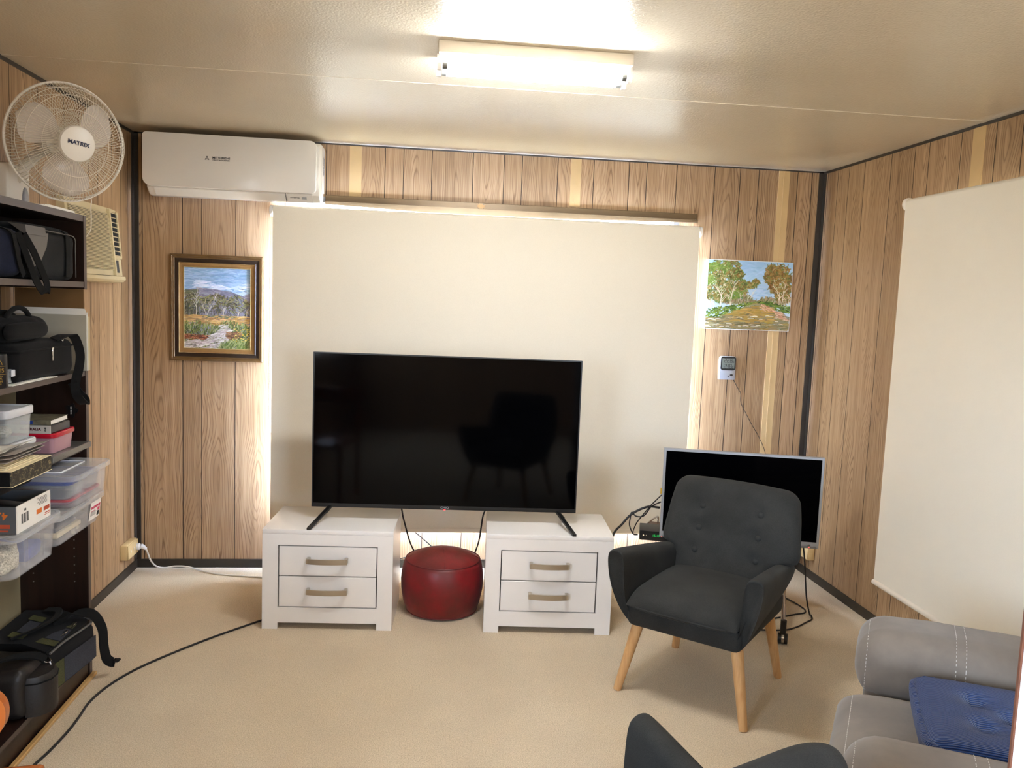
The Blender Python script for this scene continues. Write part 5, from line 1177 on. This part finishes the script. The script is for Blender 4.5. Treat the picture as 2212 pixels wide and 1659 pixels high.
bm = new_bm(); box(bm, -.048, .048, -.036, .036, .002, .003, mat4=m4); st = part('sticker', bm, M['paper'], t, False, True)
m5 = m4 @ Matrix.Translation((0, .011, .0034)); bm = text_bm("STACK'N'STORE", .0125, m5, sx=.95, bold=.0006); part('lettering', bm, M['redprint'], st, False, True)
bm = new_bm(); 
for k in range(4): box(bm, -.040, .005 + .01 * (k % 2), -.006 - .0045 * k, -.0045 - .0045 * k, .003, .0034, mat4=m4)
for k in range(9): box(bm, .022 + k * .0022, .0232 + k * .0022, -.030, -.012, .003, .0034, mat4=m4)
part('print', bm, M['blackprint'], st, False, True)
bm = new_bm(); box(bm, .022, .042, -.010, .003, .003, .0034, mat4=m4); box(bm, -.04, .0, -.003, -.001, .003, .0034, mat4=m4); part('red_print', bm, M['redprint'], st, False, True)
bm = new_bm(); box(bm, .10, .32, -1.76, -1.56, .689, .706, .002, 1); single('notepad', bm, M['cream_paper'], 'pale notepad at the bottom inside the tub with the sticker', 'notepad', (.21, -1.66, .689), False)
bm = new_bm(); box(bm, .12, .31, -1.75, -1.58, .7065, .722, .002, 1); single('notepad', bm, M['steel'], 'grey notepad on the pale one inside the tub with the sticker', 'notepad', (.21, -1.66, .7065), False)
t = thing('storage_tub', 'clear tub in front holding plastic bags under the open carton', 'storage tub', (.22, -2.03, .6835))
bm = new_bm(); tubshell(bm, .06, .378, -2.192, -1.882, .6845, .812, .0024, .93, .035); part('tub', bm, M['tub'], t, 30, True)
bm = new_bm(); ribs(bm, .372, (-2.09, -1.98), .70, .80); part('rib', bm, M['tub'], t, False, True)
bm = new_bm(); lidshell(bm, .05, .392, -2.205, -1.870, .803, .826, .04); part('lid', bm, M['tublid'], t, 30, True)
bm = new_bm(); box(bm, .11, .33, -2.15, -2.045, .690, .765, .015, 3); bmesh.ops.subdivide_edges(bm, edges=[e for e in bm.edges if e.calc_length() > .04], cuts=4); soft(bm, .014, 25); single('plastic_bag', bm, M['yarn'], 'crumpled pale plastic bag inside the front clear tub', 'plastic bag', (.22, -2.1, .69))
bm = new_bm(); box(bm, .12, .335, -2.015, -1.915, .690, .735, .01, 3); bmesh.ops.subdivide_edges(bm, edges=[e for e in bm.edges if e.calc_length() > .04], cuts=4); soft(bm, .010, 25); single('plastic_bag', bm, M['bluelid'], 'blue packet at the bottom of the front clear tub', 'plastic bag', (.22, -1.96, .69))
t = thing('carton', 'open carton with white side and grey end on the front clear tub', 'carton', (.26, -2.06, .8265))
bm = new_bm(); box(bm, .377, .380, -2.172, -1.950, .8265, .910); sd = part('side_panel', bm, M['cardw'], t, False, True)
bm = new_bm(); box(bm, .14, .377, -2.172, -2.169, .8265, .908); ed = part('end_panel', bm, M['cardg'], t, False, True)
bm = new_bm(); box(bm, .14, .377, -1.953, -1.950, .8265, .908); box(bm, .137, .14, -2.172, -1.95, .8265, .905); box(bm, .14, .377, -2.169, -1.953, .8265, .829); part('walls', bm, M['cardg'], t, False, True)
bm = new_bm()
for k in range(14): 
    if k % 5 != 3: box(bm, .380, .3804, -2.145 + k * .0036, -2.145 + k * .0036 + (.0022 if k % 3 else .0013), .850, .880)
part('barcode', bm, M['blackprint'], sd, False, True)
bm = new_bm()
for k in range(6): box(bm, .380, .3804, -2.04 + .006 * (k % 3), -1.975, .9005 - k * .0042, .9018 - k * .0042)
box(bm, .380, .3804, -2.125, -2.115, .886, .893)
part('print', bm, M['blackprint'], sd, False, True)
bm = new_bm(); box(bm, .380, .3804, -2.048, -2.012, .853, .868, .0); lb = part('orange_label', bm, M['orange'], sd, False, True)
bm = new_bm(); box(bm, .380, .3804, -1.998, -1.958, .853, .866); box(bm, .380, .3804, -1.99, -1.958, .843, .846); box(bm, .380, .3804, -1.994, -1.958, .838, .840); part('red_label', bm, M['rust'], sd, False, True)
m4 = basis((.335, -2.1724, .882), (-1, 0, 0), (0, 0, -1)); bm = text_bm('4...', .032, m4, bold=.0006); part('lettering', bm, M['orange'], ed, False, True)
bm = new_bm(); box(bm, .26, .36, -2.1724, -2.172, .843, .855); box(bm, .27, .355, -2.1724, -2.172, .833, .838); part('red_label', bm, M['rust'], ed, False, True)
t = thing('phone', 'black handset lying in the open carton', 'phone', (.24, -2.06, .83))
bm = new_bm(); box(bm, .17, .35, -2.11, -2.05, .893, .905, .005, 3); bm.transform(Matrix.Translation((.26, -2.08, .87)) @ Matrix.Rotation(.12, 4, 'Y') @ Matrix.Translation((-.26, 2.08, -.87))); part('handset', bm, M['blackp'], t, True, True)
bm = new_bm(); box(bm, .15, .36, -2.16, -1.96, .830, .875, .01, 2); single('pouch', bm, M['blackfab'], 'black pouch filling the open carton under the handset', 'pouch', (.25, -2.06, .83))

# ---- bags at the bottom
t = thing('travel_bag', 'dark olive and slate shoulder bag with hanging strap at the bottom of the bookcase', 'bag', (.17, -1.54, .1005))
bm = new_bm()
lo = [(.035, -1.70), (.272, -1.70), (.308, -1.42), (.29, -1.378), (.035, -1.378)]
loft(bm, [[(x, y, .103) for x, y in lo], [(x * 1.01, y, .12) for x, y in lo], [(x * .99, y, .215) for x, y in lo], [(.035 + (x - .035) * .90, y, .252) for x, y in lo], [(.035 + (x - .035) * .55, y, .285) for x, y in lo]])
part('body', bm, M['blackfab'], t, 30, True)
bm = new_bm(); loft(bm, [[(.2850, -1.640, .112), (.2840, -1.640, .205), (.3125, -1.423, .200), (.3135, -1.423, .112)], [(.2880, -1.640, .112), (.2870, -1.640, .205), (.3155, -1.423, .200), (.3165, -1.423, .112)]]); part('slate_panel', bm, M['slate'], t, False, True)
bm = new_bm(); loft(bm, [[(.2775, -1.695, .112), (.2765, -1.695, .207), (.2835, -1.643, .205), (.2845, -1.643, .112)], [(.2805, -1.695, .112), (.2795, -1.695, .207), (.2865, -1.643, .205), (.2875, -1.643, .112)]]); part('olive_panel', bm, M['olive'], t, False, True)
bm = new_bm()
for y0, y1 in ((-1.66, -1.62), (-1.50, -1.46)): loft(bm, [[(.26, y0, .2565), (.26, y1, .2565), (.26, y1, .2585), (.26, y0, .2585)], [(.10, y0, .2955), (.10, y1, .2955), (.10, y1, .2975), (.10, y0, .2975)]])
part('olive_panel', bm, M['olive'], t, False, True)
bm = new_bm(); loft(bm, [[(.26, -1.612, .2555), (.26, -1.51, .2555), (.26, -1.51, .2575), (.26, -1.612, .2575)], [(.11, -1.612, .293), (.11, -1.51, .293), (.11, -1.51, .295), (.11, -1.612, .295)]]); part('slate_panel', bm, M['slate'], t, False, True)
bm = new_bm(); tube(bm, spline([(.262, -1.70, .246), (.272, -1.6, .250), (.290, -1.5, .25), (.296, -1.43, .248), (.285, -1.39, .25), (.24, -1.38, .256)], 6), .0045, 6); part('piping', bm, M['coolgrey'], t, True, True)
bm = new_bm(); ribbon(bm, [(.20, -1.52, .278), (.25, -1.47, .30), (.30, -1.42, .285), (.330, -1.40, .22), (.338, -1.405, .15), (.345, -1.395, .09), (.362, -1.37, .062), (.378, -1.365, .075)], (.010, .016, 0), .003); part('shoulder_strap', bm, M['strap'], t, True, True)
bm = new_bm(); ribbon(bm, [(.12, -1.68, .293), (.19, -1.62, .312), (.21, -1.54, .314), (.19, -1.45, .31), (.12, -1.40, .293)], (.012, 0, .004), .0035); part('handle', bm, M['strap'], t, True, True)
for y in (-1.58, -1.50):
    bm = new_bm(); tube(bm, spline([(.25, y, .262), (.265, y + .005, .272), (.262, y + .03, .272), (.245, y + .032, .264)], 5), .002, 6); part('strap_ring', bm, M['chrome'], t, True, True)
bm = new_bm(); box(bm, .258, .266, -1.60, -1.55, .1003, .102); bm.transform(Matrix.Identity(4)); single('paper_scrap', bm, M['paper'], 'small white paper scrap under the slate sided shoulder bag', 'paper', (.262, -1.575, .1003), False)
t = thing('camera_bag', 'brown black camera bag with bulging pocket at the bottom of the bookcase', 'bag', (.16, -1.82, .1005))
bm = new_bm(); box(bm, .05, .268, -1.925, -1.715, .102, .275, .035, 5); bmesh.ops.subdivide_edges(bm, edges=[e for e in bm.edges if e.calc_length() > .06], cuts=4); soft(bm, .006, 14); part('body', bm, M['brownblack'], t, True, True)
bm = new_bm(); pts = [(.262, -1.895), (.30, -1.885), (.328, -1.85), (.332, -1.81), (.318, -1.77), (.29, -1.745), (.262, -1.74)]
loft(bm, [[(x, y, .106) for x, y in pts], [(x, y, .12) for x, y in pts], [(x, y, .225) for x, y in pts], [(.262 + (x - .262) * .85, -1.82 + (y + 1.82) * .95, .243) for x, y in pts], [(.262 + (x - .262) * .3, -1.82 + (y + 1.82) * .7, .250) for x, y in pts]]); pk = part('front_pocket', bm, M['brownblack'], t, 40, True)
bm = new_bm(); tube(bm, [(x + .0005, y, .222) for x, y in pts], .003, 6); part('zip', bm, M['strap'], pk, True, True)
bm = new_bm(); ribbon(bm, [(.12, -1.90, .285), (.2, -1.84, .296), (.262, -1.80, .282), (.285, -1.785, .262)], (.004, .016, 0), .003); part('shoulder_strap', bm, M['strap'], t, True, True)
bm = new_bm(); tube(bm, spline([(.285, -1.80, .262), (.296, -1.795, .258), (.298, -1.775, .256), (.287, -1.768, .26)], 5), .002, 6); tube(bm, spline([(.296, -1.785, .257), (.301, -1.785, .245), (.300, -1.785, .232)], 5), .003, 6); part('snap_hook', bm, M['chrome'], t, True, True)
# ------------------------------------------------------------------ camera and light
r = Vector((.992841, -.114076, .035586))
cam = bpy.data.cameras.new('camera'); co = bpy.data.objects.new('camera', cam); COL.objects.link(co)
yaw, pit, rol = .114407587, -.100646798, .0383223045
cy, sy, cp, sp = math.cos(yaw), math.sin(yaw), math.cos(pit), math.sin(pit)
fw = Vector((sy * cp, cy * cp, sp)); rt = Vector((cy, -sy, 0)); up = rt.cross(fw)
c, s = math.cos(rol), math.sin(rol)
r2 = rt * c + up * s; u2 = -rt * s + up * c
m = Matrix((r2, u2, -fw)).transposed().to_4x4(); m.translation = Vector((1.55554913, -4.70079776, 1.57377431))
co.matrix_world = m
cam.sensor_fit = 'HORIZONTAL'; cam.sensor_width = 36; cam.lens = 1768.631 / 2212 * 36; cam.clip_start = .02
scene.camera = co

w = bpy.data.worlds.new('sky'); scene.world = w; w.use_nodes = True
nt = w.node_tree; nt.nodes.clear()
out = nt.nodes.new('ShaderNodeOutputWorld'); bg = nt.nodes.new('ShaderNodeBackground')
tc = nt.nodes.new('ShaderNodeTexCoord'); sx = nt.nodes.new('ShaderNodeSeparateXYZ'); mr = nt.nodes.new('ShaderNodeMapRange'); mx = nt.nodes.new('ShaderNodeMix'); mx.data_type = 'RGBA'
nt.links.new(tc.outputs['Generated'], sx.inputs[0]); nt.links.new(sx.outputs[2], mr.inputs[0]); mr.inputs[1].default_value = -.08; mr.inputs[2].default_value = .12
nt.links.new(mr.outputs[0], mx.inputs[0]); mx.inputs[6].default_value = (.42, .44, .42, 1); mx.inputs[7].default_value = (.64, .79, 1.0, 1)
nt.links.new(mx.outputs[2], bg.inputs[0]); bg.inputs[1].default_value = SKY
nt.links.new(bg.outputs[0], out.inputs[0])
def portal(name, loc, rot, sx_, sy_):
    l = bpy.data.lights.new(name, 'AREA'); l.shape = 'RECTANGLE'; l.size = sx_; l.size_y = sy_; l.cycles.is_portal = True
    o = bpy.data.objects.new(name, l); COL.objects.link(o); o.location = loc; o.rotation_euler = rot
portal('sky_portal_back', ((WINB[0] + WINB[1]) / 2, .07, (WINB[2] + WINB[3]) / 2), (-PI / 2, 0, 0), WINB[1] - WINB[0], WINB[3] - WINB[2])
portal('sky_portal_left', (-.07, (WINL[0] + WINL[1]) / 2, (WINL[2] + WINL[3]) / 2), (0, -PI / 2, 0), WINL[3] - WINL[2], WINL[1] - WINL[0])
portal('sky_portal_rear', ((WINE[0] + WINE[1]) / 2, YR - .07, (WINE[2] + WINE[3]) / 2), (PI / 2, 0, 0), WINE[1] - WINE[0], WINE[3] - WINE[2])
portal('sky_portal_right', (RW + .07, (WINR[0] + WINR[1]) / 2, (WINR[2] + WINR[3]) / 2), (0, PI / 2, 0), WINR[3] - WINR[2], WINR[1] - WINR[0])
vs = scene.view_settings; vs.view_transform = 'Standard'; vs.look = 'None'; vs.gamma = 1; vs.use_curve_mapping = False; vs.exposure = EXPO
scene.cycles.max_bounces = 12; scene.cycles.diffuse_bounces = 5; scene.cycles.glossy_bounces = 4; scene.cycles.transparent_max_bounces = 24
scene.cycles.sample_clamp_indirect = 60; scene.cycles.caustics_reflective = False; scene.cycles.caustics_refractive = False
sl = bpy.data.lights.new('sun', 'SUN'); sl.energy = SUN; sl.angle = .01; sl.color = (.33, .50, 1)
so = bpy.data.objects.new('sun', sl); COL.objects.link(so); so.location = (2, 6, 6)
so.rotation_euler = Vector((-.10, -1, -.66)).to_track_quat('-Z', 'Y').to_euler()
